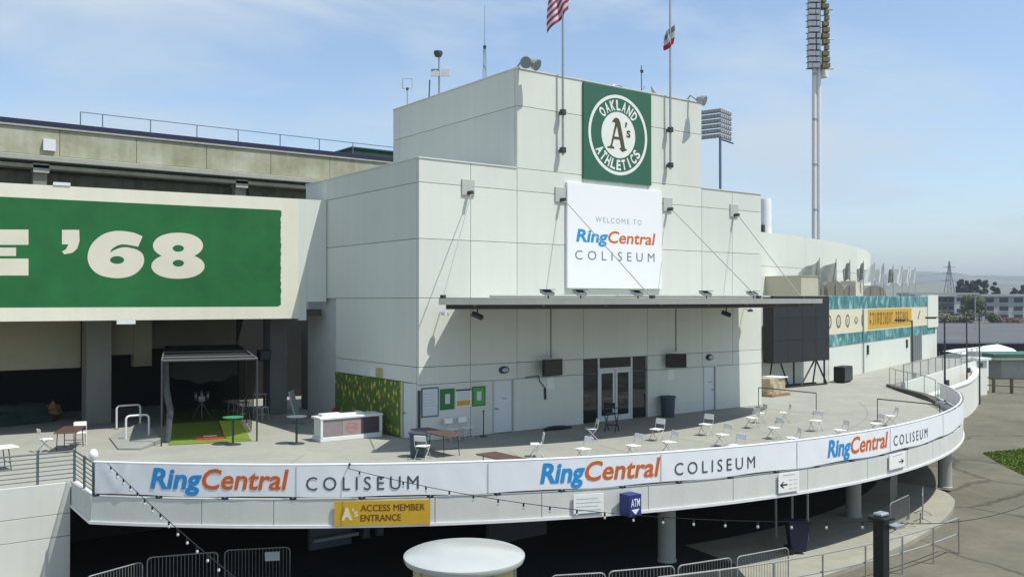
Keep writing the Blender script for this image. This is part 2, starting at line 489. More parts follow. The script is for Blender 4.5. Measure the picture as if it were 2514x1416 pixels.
# ---- far hills
HILL = mat('dry_hills', (0.16, 0.16, 0.10), 0.95, 0.4, 0.002)
def ridge(name, Z, base, amp, seed, m, x0, x1, depth):
    rnd = random.Random(seed); ph = [rnd.uniform(0, 6.28) for _ in range(5)]
    bm = bmesh.new(); prev = None; n = 160
    for i in range(n+1):
        X = x0 + (x1-x0)*i/n
        h = base + amp*(0.5*math.sin(X/Z*9+ph[0]) + 0.3*math.sin(X/Z*23+ph[1]) + 0.16*math.sin(X/Z*61+ph[2]) + 0.08*math.sin(X/Z*140+ph[3]) + 0.05*math.sin(X/Z*290+ph[4]))
        a, b, c = cw(X, Z), cw(X, Z + depth), cw(X, Z + 2*depth)
        q = [bm.verts.new((*a, -2)), bm.verts.new((*b, max(3, h))), bm.verts.new((*c, -2))]
        if prev:
            bm.faces.new((prev[0], q[0], q[1], prev[1])); bm.faces.new((prev[1], q[1], q[2], prev[2]))
        prev = q
    return struct(name, bm, m, smooth=True)
ridge('near_hills', 2300, 50, 22, 3, HILL, -400, 3400, 300)
ridge('far_hills', 4200, 125, 34, 9, HILL, -800, 6000, 600)

# ================================================================ MAIN ENTRANCE BUILDING
MX0, MX1, MY, MYB, MTOP = 17.72, 38.1, 29.81, 40.2, 13.6
UX0, UX1, UTOP = 22.4, 33.6, 17.72
mb = thing('entrance_building', 'large white concrete-panelled entrance building with stepped upper block and glass doors', 'building', (MX0, MY, T))
D = 0.13
obj('wall', box(MX0+D, MX1-0.02, MY+D, MYB, T+0.002, MTOP-0.05), JOINT, mb)
obj('upper_wall', box(UX0+D, UX1-D, MY+D+0.003, MYB+0.003, MTOP-0.049, UTOP-0.05), JOINT, mb)
G = 0.010
def front_panel(x0, x1, z0, z1):
    obj('panel', box(x0+G, x1-G, MY, MY+D+0.02, z0+G, z1-G, 0.008), WHITE, mb)
def left_panel(X, y0, y1, z0, z1):
    obj('panel', box(X, X+D+0.02, y0+G, y1-G, z0+G, z1-G, 0.008), WHITE, mb)
cols = [17.72, 20.1, 22.4, 26.0, 29.9, 33.6, 35.85, 38.1]
rows = [5.62, 8.25, 10.52, 12.67, 13.6]
for z0, z1 in zip(rows, rows[1:]):
    for x0, x1 in zip(cols, cols[1:]): front_panel(x0, x1, z0, z1)
for x0, x1 in ((17.72,20.1),(20.1,22.4),(22.4,26.0),(29.9,33.6),(33.6,35.85),(35.85,38.1)): front_panel(x0, x1, 4.95, 5.62)
for x0, x1 in ((17.72,20.1),(20.1,21.2),(22.2,26.0),(29.9,33.7),(34.55,38.1)): front_panel(x0, x1, T, 4.95)
for z0, z1 in ((13.6, 16.18), (16.18, UTOP)):
    for x0, x1 in ((22.4,26.0),(26.0,29.9),(29.9,33.6)): front_panel(x0, x1, z0, z1)
LY0 = MY + D + 0.02 + G
for z0, z1 in ((8.25,10.52),(10.52,12.67),(12.67,13.6)):
    for y0, y1 in ((LY0, 37.8), (37.8, MYB)): left_panel(MX0, y0, y1, z0, z1)
left_panel(MX0, LY0, 36.96, 5.62, 8.25)
left_panel(MX0, LY0, 36.96, 5.0, 5.62)
left_panel(MX0, LY0, 30.25, T, 5.0)
for z0, z1 in ((13.6, 16.18), (16.18, UTOP)):
    for y0, y1 in ((LY0, 39.6), (39.6, MYB)): left_panel(UX0, y0, y1, z0, z1)
# right-hand side of the block (seen only from the side)
obj('side_wall', box(MX1-0.018, MX1, MY+D+0.04, MYB, T+0.002, MTOP-0.05), WHITE, mb)
obj('upper_side_wall', box(UX1-D, UX1-0.01, MY+D+0.04, MYB, MTOP-0.04, UTOP-0.05), WHITE, mb)
# metal coping on both roofs
def coping(x0, x1, y0, y1, z):
    bm = bmesh.new()
    add_box(bm, x0-0.03, x1+0.03, y0-0.03, y0+0.30, z, z+0.05)
    add_box(bm, x0-0.03, x0+0.30, y0+0.302, y1, z, z+0.05)
    add_box(bm, x1-0.30, x1+0.03, y0+0.302, y1, z, z+0.05)
    return bm
obj('upper_coping', coping(UX0, UX1, MY, MYB, UTOP-0.01), WHITE, mb)
for x0, x1, y0, y1 in ((MX0-0.03, UX0-0.02, MY-0.03, MY+0.30), (UX1+0.02, MX1+0.03, MY-0.03, MY+0.30), (MX0-0.03, MX0+0.30, MY+0.302, MYB), (MX1-0.3, MX1+0.03, MY+0.302, MYB)):
    obj('coping', box(x0, x1, y0, y1, MTOP-0.012, MTOP+0.035), WHITE, mb)
# service doors
def flush_door(x0, x1, z1, hx):
    d = obj('door', box(x0+0.03, x1-0.03, MY+0.05, MY+D+0.01, T+0.02, z1-0.03, 0.006), mat('door_paint', (0.66, 0.69, 0.70), 0.5, 0.04, 2), mb)
    bm = bmesh.new()
    add_box(bm, x0-0.04, x0+0.028, MY-0.015, MY+D+0.01, T+0.003, z1+0.02); add_box(bm, x1-0.028, x1+0.04, MY-0.015, MY+D+0.01, T+0.003, z1+0.02)
    add_box(bm, x0+0.03, x1-0.03, MY-0.014, MY+D+0.01, z1-0.028, z1+0.019)
    obj('frame', bm, mat('door_frame_paint', (0.46, 0.47, 0.45), 0.6, 0.08, 3), d)
    bm = bmesh.new(); add_tube(bm, [(hx, MY+0.05, T+1.0), (hx, MY-0.03, T+1.0), (hx+0.12, MY-0.03, T+1.0)], 0.018, 6)
    obj('handle', bm, DMETAL, d)
    obj('notice', box((x0+x1)/2-0.02, (x0+x1)/2+0.22, MY+0.044, MY+0.049, T+1.35, T+1.42), METAL, d)
flush_door(21.2, 22.2, 4.95, 21.32)
flush_door(33.7, 34.55, 4.95, 34.35)
# glazed entrance
EX0, EX1, EZ = 26.0, 29.9, 5.62
en = obj('entrance_frame', box(EX0+0.02, EX1-0.02, MY+0.115, MY+D+0.015, T+0.01, EZ-0.02), mat('dark_frame', (0.03, 0.032, 0.03), 0.5, 0.1, 3), mb)
ALU = mat('white_aluminium', (0.62, 0.64, 0.63), 0.4, 0.05, 4)
def pane(x0, x1, z0, z1): obj('pane', box(x0, x1, MY+0.075, MY+0.10, z0, z1), GLASS, en)
def bar(name, x0, x1, z0, z1, m, dy=0.0): obj(name, box(x0, x1, MY+0.035-dy, MY+0.113, z0, z1), m, en)
for x0, x1 in ((EX0+0.06, 26.88), (28.96, EX1-0.06)):
    pane(x0, x1, T+0.06, 4.93); pane(x0, x1, 5.0, EZ-0.06)
    bar('transom_bar', x0-0.04, x1+0.04, 4.932, 4.998, DMETAL)
for x in (26.92, 28.92): bar('mullion', x-0.045, x+0.045, T+0.01, EZ-0.02, ALU, 0.01)
pane(26.97, 28.87, 5.17, EZ-0.06)
bar('transom_bar', 26.966, 28.874, 5.08, 5.165, ALU)
for x0, x1 in ((26.97, 27.90), (27.94, 28.87)):
    dl = obj('door_leaf', box(x0+0.001, x0+0.12, MY+0.05, MY+0.108, T+0.015, 5.07), ALU, mb)
    for a, b, z0, z1 in ((x1-0.12, x1-0.001, T+0.015, 5.07), (x0+0.121, x1-0.121, T+0.015, T+0.26), (x0+0.121, x1-0.121, 4.93, 5.07)):
        obj('stile', box(a, b, MY+0.051, MY+0.107, z0, z1), ALU, dl)
    obj('pane', box(x0+0.121, x1-0.121, MY+0.07, MY+0.09, T+0.262, 4.928), GLASS, dl)
    obj('push_bar', tube([(x0+0.14, MY+0.03, T+1.02), (x1-0.14, MY+0.03, T+1.02)], 0.02, 6), METAL, dl)
# mural on the shaded side wall
MUR = bpy.data.materials.new('mural_print'); MUR.use_nodes = True
n, l = MUR.node_tree.nodes, MUR.node_tree.links; b = n['Principled BSDF']; b.inputs['Roughness'].default_value = 0.6
g = n.new('ShaderNodeNewGeometry'); mp = n.new('ShaderNodeMapping'); mp.inputs['Scale'].default_value = (2.2, 2.6, 1.6); l.new(g.outputs['Position'], mp.inputs['Vector'])
vo = n.new('ShaderNodeTexVoronoi'); vo.inputs['Scale'].default_value = 1.6; vo.distance = 'MANHATTAN'; l.new(mp.outputs['Vector'], vo.inputs['Vector'])
nz = n.new('ShaderNodeTexNoise'); nz.inputs['Scale'].default_value = 4; nz.inputs['Detail'].default_value = 5; l.new(mp.outputs['Vector'], nz.inputs['Vector'])
ad = n.new('ShaderNodeMath'); ad.operation = 'ADD'; l.new(vo.outputs['Distance'], ad.inputs[0]); l.new(nz.outputs['Fac'], ad.inputs[1])
rp = n.new('ShaderNodeValToRGB'); rp.color_ramp.interpolation = 'LINEAR'
rp.color_ramp.elements[0].position = 0.46; rp.color_ramp.elements[0].color = (0.60, 0.52, 0.05, 1)
rp.color_ramp.elements[1].position = 0.66; rp.color_ramp.elements[1].color = (0.09, 0.155, 0.035, 1)
e = rp.color_ramp.elements.new(0.56); e.color = (0.22, 0.26, 0.04, 1)
sc_ = n.new('ShaderNodeMath'); sc_.operation = 'MULTIPLY'; sc_.inputs[1].default_value = 0.6
l.new(ad.outputs['Value'], sc_.inputs[0]); l.new(sc_.outputs['Value'], rp.inputs['Fac']); l.new(rp.outputs['Color'], b.inputs['Base Color'])
mu = obj('mural', box(MX0-0.03, MX0+D-0.002, 31.10, 36.94, T+0.05, 4.98), MUR, mb)
obj('border', box(MX0-0.045, MX0+D-0.002, 31.02, 31.098, T+0.02, 5.0), mat('mural_border', (0.5, 0.52, 0.3), 0.6, 0.1, 3), mu)
sd = obj('door', box(MX0+0.04, MX0+D+0.01, 30.28, 31.0, T+0.02, 4.96), MATS['door_paint'], mb)
obj('handle', tube([(MX0+0.04, 30.9, T+1.0), (MX0-0.03, 30.9, T+1.0), (MX0-0.03, 30.78, T+1.0)], 0.018, 6), DMETAL, sd)
obj('number_plaque', box(MX0-0.012, MX0-0.002, 32.6, 33.2, 5.02, 5.42), mat('plaque_yellow', (0.5, 0.5, 0.22), 0.5, 0.3, 8), mb)
obj('number_plaque', box(MX0-0.010, MX0-0.002, 33.25, 33.75, 5.02, 5.42), LOGOWHITE, mb)
obj('corner_guard', box(MX0-0.05, MX0+0.06, MY-0.055, MY-0.002, T+0.003, T+1.95), DMETAL, mb)
# cable conduits down the wall
for px in (1352, 1659):
    p = at_y(px, 800, MY)
    obj('conduit', box(p.x-0.025, p.x+0.025, MY-0.04, MY-0.001, 5.75, 8.0), mat('conduit_grey', (0.3, 0.31, 0.26), 0.6, 0.1, 3), mb)
# ================================================================ TERRACE FRONT: fascia, railing, banner
fa = thing('terrace_fascia', 'curved white concrete fascia along the edge of the terrace', 'parapet', (*arc(0), 2.3))
jt = [TH0] + [arc_px(q, 2.6) for q in (495, 672, 870, 1068, 1330, 1592, 1800, 1983, 2130, 2228, 2290)] + [TH1]
gj = 0.012/AR
for a, b in zip(jt, jt[1:]):
    obj('panel', arc_wall(AR-0.2, AR, a+gj, b-gj, 2.36, 3.0), FASC, fa)
obj('backing', arc_wall(AR-0.195, AR-0.03, TH0+0.001, TH1-0.001, 2.365, 2.99), JOINT, fa)
obj('drip_edge', arc_wall(AR-0.22, AR+0.035, TH0, TH1, 2.28, 2.357), WPAINT, fa)
ax, ay = arc(TH0)
obj('return_panel', box(ax, ax+0.2, ay+0.012, 28.4, 2.36, 3.0), FASC, fa)
obj('return_drip_edge', box(ax-0.03, ax+0.2, ay+0.013, 28.4, 2.28, 2.357), WPAINT, fa)

rl = thing('terrace_railing', 'curved white pipe railing carrying the long banner along the terrace edge', 'railing', (*arc(0, AR-0.1), 3.0))
RR = AR - 0.08
def arc_pts(r, z, t0, t1, n=90): return [(*arc(t0+(t1-t0)*i/n, r), z) for i in range(n+1)]
obj('top_rail', tube(arc_pts(RR, 3.90, TH0+0.002, TH1), 0.035, 8), WPAINT, rl, smooth=True)
obj('bottom_rail', tube(arc_pts(RR, 3.06, TH0+0.002, TH1), 0.02, 6), DMETAL, rl, smooth=True)
npost = 26
for i in range(npost):
    t = TH0+0.004 + (TH1-TH0-0.006)*i/(npost-1); x, y = arc(t, RR)
    p_ = obj('post', tube([(x, y, 2.998), (x, y, 3.86)], 0.028, 6), WPAINT, rl)
    obj('base_plate', box(x-0.07, x+0.07, y-0.07, y+0.07, 3.0, 3.035), DMETAL, p_)
# banner hung on the outside of the railing, with creases
bn = thing('railing_banner', 'long pale vinyl banner with blue, orange and grey lettering on the curved terrace railing', 'banner', (*arc(0), 3.1))
bm = bmesh.new(); nb, nv = 700, 6; prev = None
rb = random.Random(4); cre = [(rb.uniform(0, 1), rb.uniform(0.001, 0.004), rb.uniform(-0.03, 0.03), rb.uniform(-0.012, 0.012)) for _ in range(70)]
def banner_r(f, v):
    d = 0.0
    for c0, w, amp, sl in cre:
        k = 1.0 if f < 0.028 else 0.13
        d += k*amp*math.exp(-((f - c0 - sl*(v-0.5))/w)**2)
    if f > 0.028: d = max(-0.008, min(0.006, d))
    return AR + 0.024 + d*(0.35 + math.sin(PI*v)*0.65) + 0.002*math.sin(f*310+v*3)
for i in range(nb+1):
    f = i/nb; t = TH0+0.006 + (TH1-TH0-0.006)*f
    q = []
    for j in range(nv+1):
        v = j/nv; sag = 0.02*math.sin(f*78)*(1-v)
        q.append(bm.verts.new((*arc(t, banner_r(f, v)), 3.09 + sag + 0.80*v)))
    if prev:
        for j in range(nv): bm.faces.new((prev[j], q[j], q[j+1], prev[j+1]))
    prev = q
sheet = obj('sheet', bm, VINYL, bn, smooth=True, fixn=False)
SEAM = mat('banner_seam', (0.58, 0.60, 0.63), 0.5, 0.1, 4)
for k in range(1, 9):
    t = TH0 + (TH1-TH0)*(k/9+0.013)
    obj('seam', arc_wall(AR+0.034, AR+0.0355, t, t+0.0013, 3.10, 3.885, n=1), SEAM, bn)
def banner_text(px0, px1, ph, z, cap, s, m, **k):
    t0, t1 = arc_px(px0, z), arc_px(px1, z)
    letters('letter', s, m, bn, lambda u, v: (*arc(t0+(t1-t0)*u, AR+0.034), z + v*cap), **k)
for (a, b_, c, d) in ((370, 710, 752, 1028), (1325, 1620, 1655, 1852), (2030, 2178, 2192, 2275)):
    mid = a + (b_-a)*0.365
    banner_text(a, mid+3, 0, 3.29, 0.50, 'Ring', BLUE, bold=0.032, shear=0.18)
    banner_text(mid+3, b_, 0, 3.29, 0.50, 'Central', ORANGE, bold=0.018, shear=0.18)
    banner_text(c, d, 0, 3.26, 0.34, 'COLISEUM', DGREY, spacing=1.45)
t0_, t1_ = math.radians(36.2), math.radians(39.2)
letters('letter', 'Ring', BLUE, bn, lambda u, v: (*arc(t0_+(t1_-t0_)*u, AR+0.034), 3.29 + v*0.5), bold=0.035, shear=0.18)

# dark bar railing round the left-hand step of the terrace
br = thing('bar_railing', 'dark blue-grey horizontal-bar railing on the white wall left of the banner', 'railing', (ax+0.1, 28.5, T))
for i in range(8):
    z = 2.98 + i*0.125
    obj('bar', tube([(ax+0.1, ay+0.1, z), (ax+0.1, 28.5, z), (-14, 28.5, z)], 0.016 if i < 7 else 0.026, 6), RAILM, br)
for x, y in ((ax+0.1, ay+0.12), (ax+0.1, 27.2), (ax+0.1, 28.5), (4.55, 28.5), (2.6, 28.5), (0.6, 28.5), (-1.4, 28.5), (-3.4, 28.5)):
    obj('post', box(x-0.03, x+0.03, y-0.03, y+0.03, T-0.1, 3.9), RAILM, br)
gl = tag(obj('ball_finial', lathe([(0, 0), (0.05, 0.0), (0.05, 0.06), (0.09, 0.09), (0.115, 0.15), (0.12, 0.21), (0.09, 0.29), (0.05, 0.33), (0, 0.345)], 16, (ax+0.1, ay+0.12, 3.88)), WPLASTIC, smooth=True), 'small white globe on the corner post beside the banner end', 'globe')

# wall below the bar railing
rw = thing('retaining_wall', 'white block-jointed wall below the bar railing', 'wall', (-4, 28.6, 0))
obj('core', box(-14, 5.3, 28.62, 29.0, 0.1, T-0.452), JOINT, rw)
for r0, r1 in ((0.1, 1.48), (1.48, 2.12), (2.12, 3.0)):
    xs = [5.385, 3.55, 1.3, -1.0, -3.2, -5.5, -7.8, -10, -14] if r1 != 3.0 else [5.385, -1.0, -7.8, -14]
    for xb, xa in zip(xs, xs[1:]):
        obj('panel', box(xa+0.008, xb-0.008, 28.4, 28.618, r0+0.008, r1-0.008, 0.006), FASC, rw)
obj('side_panel', box(5.2, 5.38, 28.63, 33.8, 0.1, 2.34), FASC, rw)

# signs on the fascia
def fascia_frame(px, z, off=0.05):
    t = arc_px(px, z, AR+off); p = Vector((*arc(t, AR+off), z)); ex = Vector((math.cos(t), math.sin(t), 0)); return p, ex, Vector((math.sin(t), -math.cos(t), 0))
def flat_sign(name, label, cat, px0, px1, z0, z1, m, off=0.06, th=0.03):
    zm = (z0+z1)/2
    a, _, _ = fascia_frame(px0, zm, off); b, _, _ = fascia_frame(px1, zm, off)
    ex = (b-a); w = ex.length; ex.normalize(); nr = Vector((ex.y, -ex.x, 0))
    t = thing(name, label, cat, ((a+b)/2)[:2] + (z0,))
    bm = bmesh.new(); add_obox(bm, (a+b)/2 + Vector((0, 0, 0)), ex, nr, (0,0,1), w/2, th/2, (z1-z0)/2)
    obj('board', bm, m, t)
    def fn(u, v, d=0.004): return Vector((a.x, a.y, z0)) + ex*(w*u) + Vector((0,0,1))*((z1-z0)*v) + nr*(th/2+d)
    return t, fn, w
sg, fn, w = flat_sign('entrance_sign', 'yellow sign with brown lettering on the fascia below the banner', 'sign', 821, 1056, 2.34, 2.98, YELLOW)
for k in (0, 1, 2):                                  # printed three times, a hair apart, for heavy strokes
    letters('letter', 'ACCESS MEMBER', BROWNTXT, sg, lambda u, v: fn(0.27+0.67*u+0.0022*k, 0.58+0.26*v, 0.004+0.0008*k))
    letters('letter', 'ENTRANCE', BROWNTXT, sg, lambda u, v: fn(0.27+0.42*u+0.0022*k, 0.18+0.26*v, 0.004+0.0008*k))
letters('emblem', 'A', mat('emblem_cream', (0.75, 0.66, 0.42), 0.5, 0.05, 3), sg, lambda u, v: fn(0.07+0.12*u, 0.26+0.44*v), bold=0.06)
letters('emblem', "'s", MATS['emblem_cream'], sg, lambda u, v: fn(0.185+0.06*u, 0.38+0.3*v), bold=0.03)
bd, fn, w = flat_sign('notice_board', 'plain white notice board on the fascia beside the blue cash machine sign', 'sign', 1408, 1482, 2.42, 2.93, WPLASTIC)
for k in range(4):
    obj('print_line', fill2d([[(0.08, 0.14+0.2*k), (0.9-0.1*(k%2), 0.14+0.2*k), (0.9-0.1*(k%2), 0.17+0.2*k), (0.08, 0.17+0.2*k)]], lambda x, y: fn(x, y)), mat('print_grey', (0.5, 0.53, 0.55), 0.6, 0.1, 5), bd)
p0, ex, nr = fascia_frame(1538, 2.65, 0.03)
atm = thing('cash_machine_sign', 'blue box sign reading ATM with a white arrow, projecting from the fascia', 'sign', (p0.x, p0.y, 2.25))
cen = p0 + nr*0.24
ea = (ex*0.92 + nr*0.38).normalized(); ea = (ex*0.95 - nr*0.30).normalized(); na = Vector((ea.y, -ea.x, 0))
bm = bmesh.new(); add_obox(bm, (cen.x, cen.y, 2.62), ea, na, (0,0,1), 0.215, 0.2, 0.29); obj('case', bm, NAVY, atm)
def afn(u, v): return Vector((cen.x, cen.y, 2.33)) + ea*(0.43*(u-0.5)) + na*0.205 + Vector((0,0,0.58*v))
letters('letter', 'ATM', LOGOWHITE, atm, lambda u, v: afn(0.12+0.76*u, 0.45+0.36*v), bold=0.01)
obj('arrow', fill2d([[(0.15, 0.33), (0.85, 0.33), (0.5, 0.08)]], lambda x, y: afn(x, y)), LOGOWHITE, atm)
def bfn(u, v): return Vector((cen.x, cen.y, 2.33)) + ea*0.22 + na*(0.40*(0.5-u)) + Vector((0,0,0.58*v))
obj('side_face', fill2d([[(0.0, 0.0), (1, 0), (1, 1), (0, 1)]], bfn), mat('pale_blue_face', (0.55, 0.62, 0.8), 0.5, 0.15, 6), atm)
bm = bmesh.new(); add_obox(bm, p0 + nr*0.02 + Vector((0,0,0)), ex, nr, (0,0,1), 0.05, 0.045, 0.06); obj('bracket', bm, DMETAL, atm)
for px0, px1, left, z0, z1, lab in ((1911, 1961, True, 2.42, 3.0, 'white direction sign with a black arrow pointing towards the yellow sign'), (2183, 2222, False, 2.5, 3.0, 'white direction sign with a small arrow pointing away from the yellow sign')):
    ds, fn, w = flat_sign('direction_sign', lab, 'sign', px0, px1, z0, z1, WPLASTIC)
    f = (lambda u: u) if left else (lambda u: 1-u)
    o0 = 0.0 if left else 0.3
    arrow = [(0.05, 0.4), (0.2, 0.56), (0.27, 0.56), (0.17, 0.44), (0.42, 0.44), (0.42, 0.36), (0.17, 0.36), (0.27, 0.24), (0.2, 0.24)]
    if not left: arrow = [(0.9-(x-0.05)*0.9, y) for x, y in arrow][::-1]
    obj('arrow', fill2d([arrow], lambda x, y: fn(x, y)), BLACK, ds)
    obj('print_line', fill2d([[(0.2, 0.86), (0.8, 0.86), (0.8, 0.91), (0.2, 0.91)]], lambda x, y: fn(x, y)), MATS['print_grey'], ds)
    if left:
        for r_ in range(3):
            for c_ in (0.5, 0.74):
                obj('print_line', fill2d([[(c_, 0.15+0.22*r_), (c_+0.16, 0.15+0.22*r_), (c_+0.16, 0.19+0.22*r_), (c_, 0.19+0.22*r_)]], lambda x, y: fn(x, y)), MATS['print_grey'], ds)

# ================================================================ CANOPY over the entrance
cn = thing('entrance_canopy', 'wide curved metal canopy hung on rods above the glass doors', 'canopy', (27.5, MY, 8.1))
CC = Vector((27.5, 48.5)); CR = 24.6
def carc(t, r): return (CC.x + r*math.sin(t), CC.y - r*math.cos(t))
ct0, ct1 = -math.asin(10.95/CR), math.asin(10.95/CR)
front = [carc(ct0+(ct1-ct0)*i/40, CR) for i in range(41)]
back = [(36.3, MY-0.02), (19.6, MY-0.02)]
obj('roof', prism(front+back, 8.16, 8.21), CANOPY, cn)
inner = [carc(ct0*0.985+(ct1-ct0)*0.985*i/40, CR-0.16) for i in range(41)] + [(36.1, MY-0.03), (19.8, MY-0.03)]
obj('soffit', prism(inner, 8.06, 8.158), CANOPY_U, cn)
bm = bmesh.new(); prev = None
for i in range(41):
    t = ct0+(ct1-ct0)*i/40
    q = [bm.verts.new((*carc(t, r), z)) for r, z in ((CR+0.02, 8.02), (CR+0.02, 8.235), (CR-0.14, 8.235), (CR-0.14, 8.02))]
    if prev:
        for k in range(4): bm.faces.new((prev[k], prev[(k+1)%4], q[(k+1)%4], q[k]))
    else: bm.faces.new(q)
    prev = q
bm.faces.new(prev[::-1]); obj('fascia', bm, CANOPY, cn)
bm = bmesh.new(); prev = None
for i in range(41):
    t = (ct0+(ct1-ct0)*i/40)*0.975
    q = [bm.verts.new((*carc(t, r), z)) for r, z in ((CR-0.30, 7.86), (CR-0.30, 8.055), (CR-0.45, 8.055), (CR-0.45, 7.86))]
    if prev:
        for k in range(4): bm.faces.new((prev[k], prev[(k+1)%4], q[(k+1)%4], q[k]))
    else: bm.faces.new(q)
    prev = q
bm.faces.new(prev[::-1]); obj('edge_beam', bm, mat('dark_beam', (0.06, 0.06, 0.045), 0.6, 0.2, 2), cn)
# secondary gutter beam on top
obj('gutter', tube([(*carc(t, CR-2.0), 8.33) for t in [ct0*0.8+(ct1-ct0)*0.8*i/20 for i in range(21)]], 0.06, 6), CANOPY, cn)
bm = bmesh.new()
for i in range(9):
    t = (ct0+(ct1-ct0)*(i+0.5)/9)
    a = Vector((*carc(t, CR-0.15), 8.0)); x_ = 19.9+(36.1-19.9)*(i+0.5)/9; b_ = Vector((x_, MY-0.05, 8.0))
    d = (b_-a); L = d.length; d.normalize()
    bm2 = bmesh.new(); add_obox(bm2, (a+b_)/2 + Vector((0,0,0.0)), d, Vector((-d.y, d.x, 0)), (0,0,1), L/2, 0.05, 0.058)
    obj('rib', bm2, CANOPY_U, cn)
bm.free()
# anchor plates and hanger rods
ROD = mat('rod_steel', (0.36, 0.37, 0.34), 0.5, 0.1, 4)
for px, py in ((1150, 460), (1377, 478), (1640, 502), (1803, 517)):
    p = at_y(px, py, MY-0.05)
    pl = obj('anchor_plate', box(p.x-0.30, p.x+0.30, MY-0.06, MY-0.002, p.z-0.32, p.z+0.32, 0.01), mat('plate_grey', (0.48, 0.49, 0.45), 0.6, 0.1, 3), cn)
    obj('lug', box(p.x-0.06, p.x+0.06, MY-0.34, MY-0.062, p.z-0.30, p.z-0.16), DMETAL, pl)
    t = math.asin(max(-0.43, min(0.43, (p.x-CC.x)/CR)))
    if px == 1150: t = ct0*0.985
    fx, fy = carc(t, CR-0.35)
    obj('rod', tube([(p.x, MY-0.27, p.z-0.24), (fx, fy, 8.24)], 0.02, 6), ROD, cn)
    obj('clevis', box(fx-0.06, fx+0.06, fy-0.1, fy+0.1, 8.212, 8.36), DMETAL, cn)
# lamps standing on the canopy, aimed at the wall
CL = [at_y(px, 720, 25.3) for px in (1346, 1426, 1566, 1735, 1850)]
for k, p in enumerate(CL):
    t = thing('canopy_floodlight', 'small grey floodlight on the canopy ' + ['between the two hanger rods left of the welcome sign', 'below the near lower corner of the welcome sign', 'below the far lower corner of the welcome sign', 'between the welcome sign and the next anchor plate', 'at the canopy end beside the big screen'][k], 'floodlight', (p.x, p.y, 8.21), 0, 'floodlights on the canopy')
    obj('stem', tube([(0,0,0), (0,0,0.16)], 0.03, 6), DMETAL, t, local=True)
    bm = bmesh.new(); a = -0.35
    add_obox(bm, (0, 0.06, 0.24), (1,0,0), (0, math.cos(a), -math.sin(a)), (0, math.sin(a), math.cos(a)), 0.21, 0.17, 0.06)
    obj('head', bm, METAL, t, local=True)
    obj('visor', box(-0.23, 0.23, -0.16, 0.26, 0.335, 0.355), DMETAL, t, local=True)
# cameras / lamps under the canopy ends
for px, py, lab in ((1172, 775, 'dark bullet camera under the canopy beside the blank wall'), (1783, 770, 'dark bullet camera under the canopy end nearest the big screen')):
    p = at_y(px, py, 28.6)
    t = thing('security_camera', lab, 'camera', (p.x, p.y, p.z))
    obj('arm', tube([(p.x, p.y, 8.06), (p.x, p.y, p.z+0.05)], 0.03, 6), DMETAL, t)
    d = Vector((0.5, -0.75, -0.35)).normalized()
    obj('body', tube([p - d*0.22, p + d*0.2], 0.11, 10), DMETAL, t)
    obj('lens', tube([p + d*0.201, p + d*0.24], 0.08, 10), GLASS, t)
# wall lamps with a shadow on the wall either side of the canopy
for px, py, lab in ((1092, 770, 'small dish wall lamp on an arm near the building corner'), (1842, 762, 'small dish wall lamp on an arm near the big screen')):
    p = at_y(px, py, MY-0.5)
    t = thing('wall_lamp', lab, 'lamp', (p.x, MY, p.z))
    obj('arm', tube([(p.x+0.1, MY-0.001, p.z+0.05), (p.x, MY-0.45, p.z+0.05)], 0.02, 6), METAL, t)
    obj('head', lathe([(0.02, 0.1), (0.12, 0.04), (0.16, -0.06), (0.0, -0.07)], 14, (p.x, MY-0.5, p.z)), METAL, t, smooth=True)

# ================================================================ SIGNS ON THE FRONT WALL
def wall_fn(px0, py0, px1, py1, y):
    a = at_y(px0, py0, y); b = at_y(px1, py1, y)
    return lambda u, v: Vector((a.x + (b.x-a.x)*u, y, a.z + (b.z-a.z)*v)), a, b
# round badge sign
ly = MY - 0.09
la, lb = at_y(1433, 325, ly), at_y(1599, 325, ly)
lz1 = at_y(1433, 201, ly).z; lz0 = at_y(1431, 438, ly).z
lg = thing('badge_sign', 'square green sign with round white ring badge and lettering on the upper wall', 'sign', ((la.x+lb.x)/2, ly, lz0))
obj('board', box(la.x, lb.x, ly, MY-0.002, lz0, lz1), LOGOGREEN, lg)
cx, cz = (la.x+lb.x)/2, (lz0+lz1)/2
SX = (lb.x-la.x)/2; SZ = (lz1-lz0)/2; S_ = min(SX, SZ)
def lf(x, y, d=0.004): return Vector((cx + x*S_, ly-d, cz + y*S_))
obj('ring', fill2d([ell(0,0,0.87,0.87,64), ell(0,0,0.80,0.80,64)], lf), LOGOWHITE, lg)
obj('disc', fill2d([ell(0,0,0.50,0.50,64)], lf), LOGOWHITE, lg)
def arc_letters(s, r, h, a0, a1, up):
    nL = len(s)
    for i, ch in enumerate(s):
        a = a0 + (a1-a0)*i/(nL-1)
        w = 0.13 if ch not in 'I' else 0.045
        if up:
            f = lambda u, v, a=a, w=w: lf(*( (lambda rr, tt: (rr*math.sin(tt), rr*math.cos(tt)))(r+h*v, a + w*(u-0.5)/(r+h*0.4)) ))
        else:
            f = lambda u, v, a=a, w=w: lf(*( (lambda rr, tt: (rr*math.sin(tt), rr*math.cos(tt)))(r-h*v, a - w*(u-0.5)/(r-h*0.4)) ))
        letters('letter', ch, LOGOWHITE, lg, f, bold=0.035)
arc_letters('OAKLAND', 0.545, 0.205, -0.80, 0.80, True)
arc_letters('ATHLETICS', 0.755, 0.205, PI+0.98, PI-0.98, False)
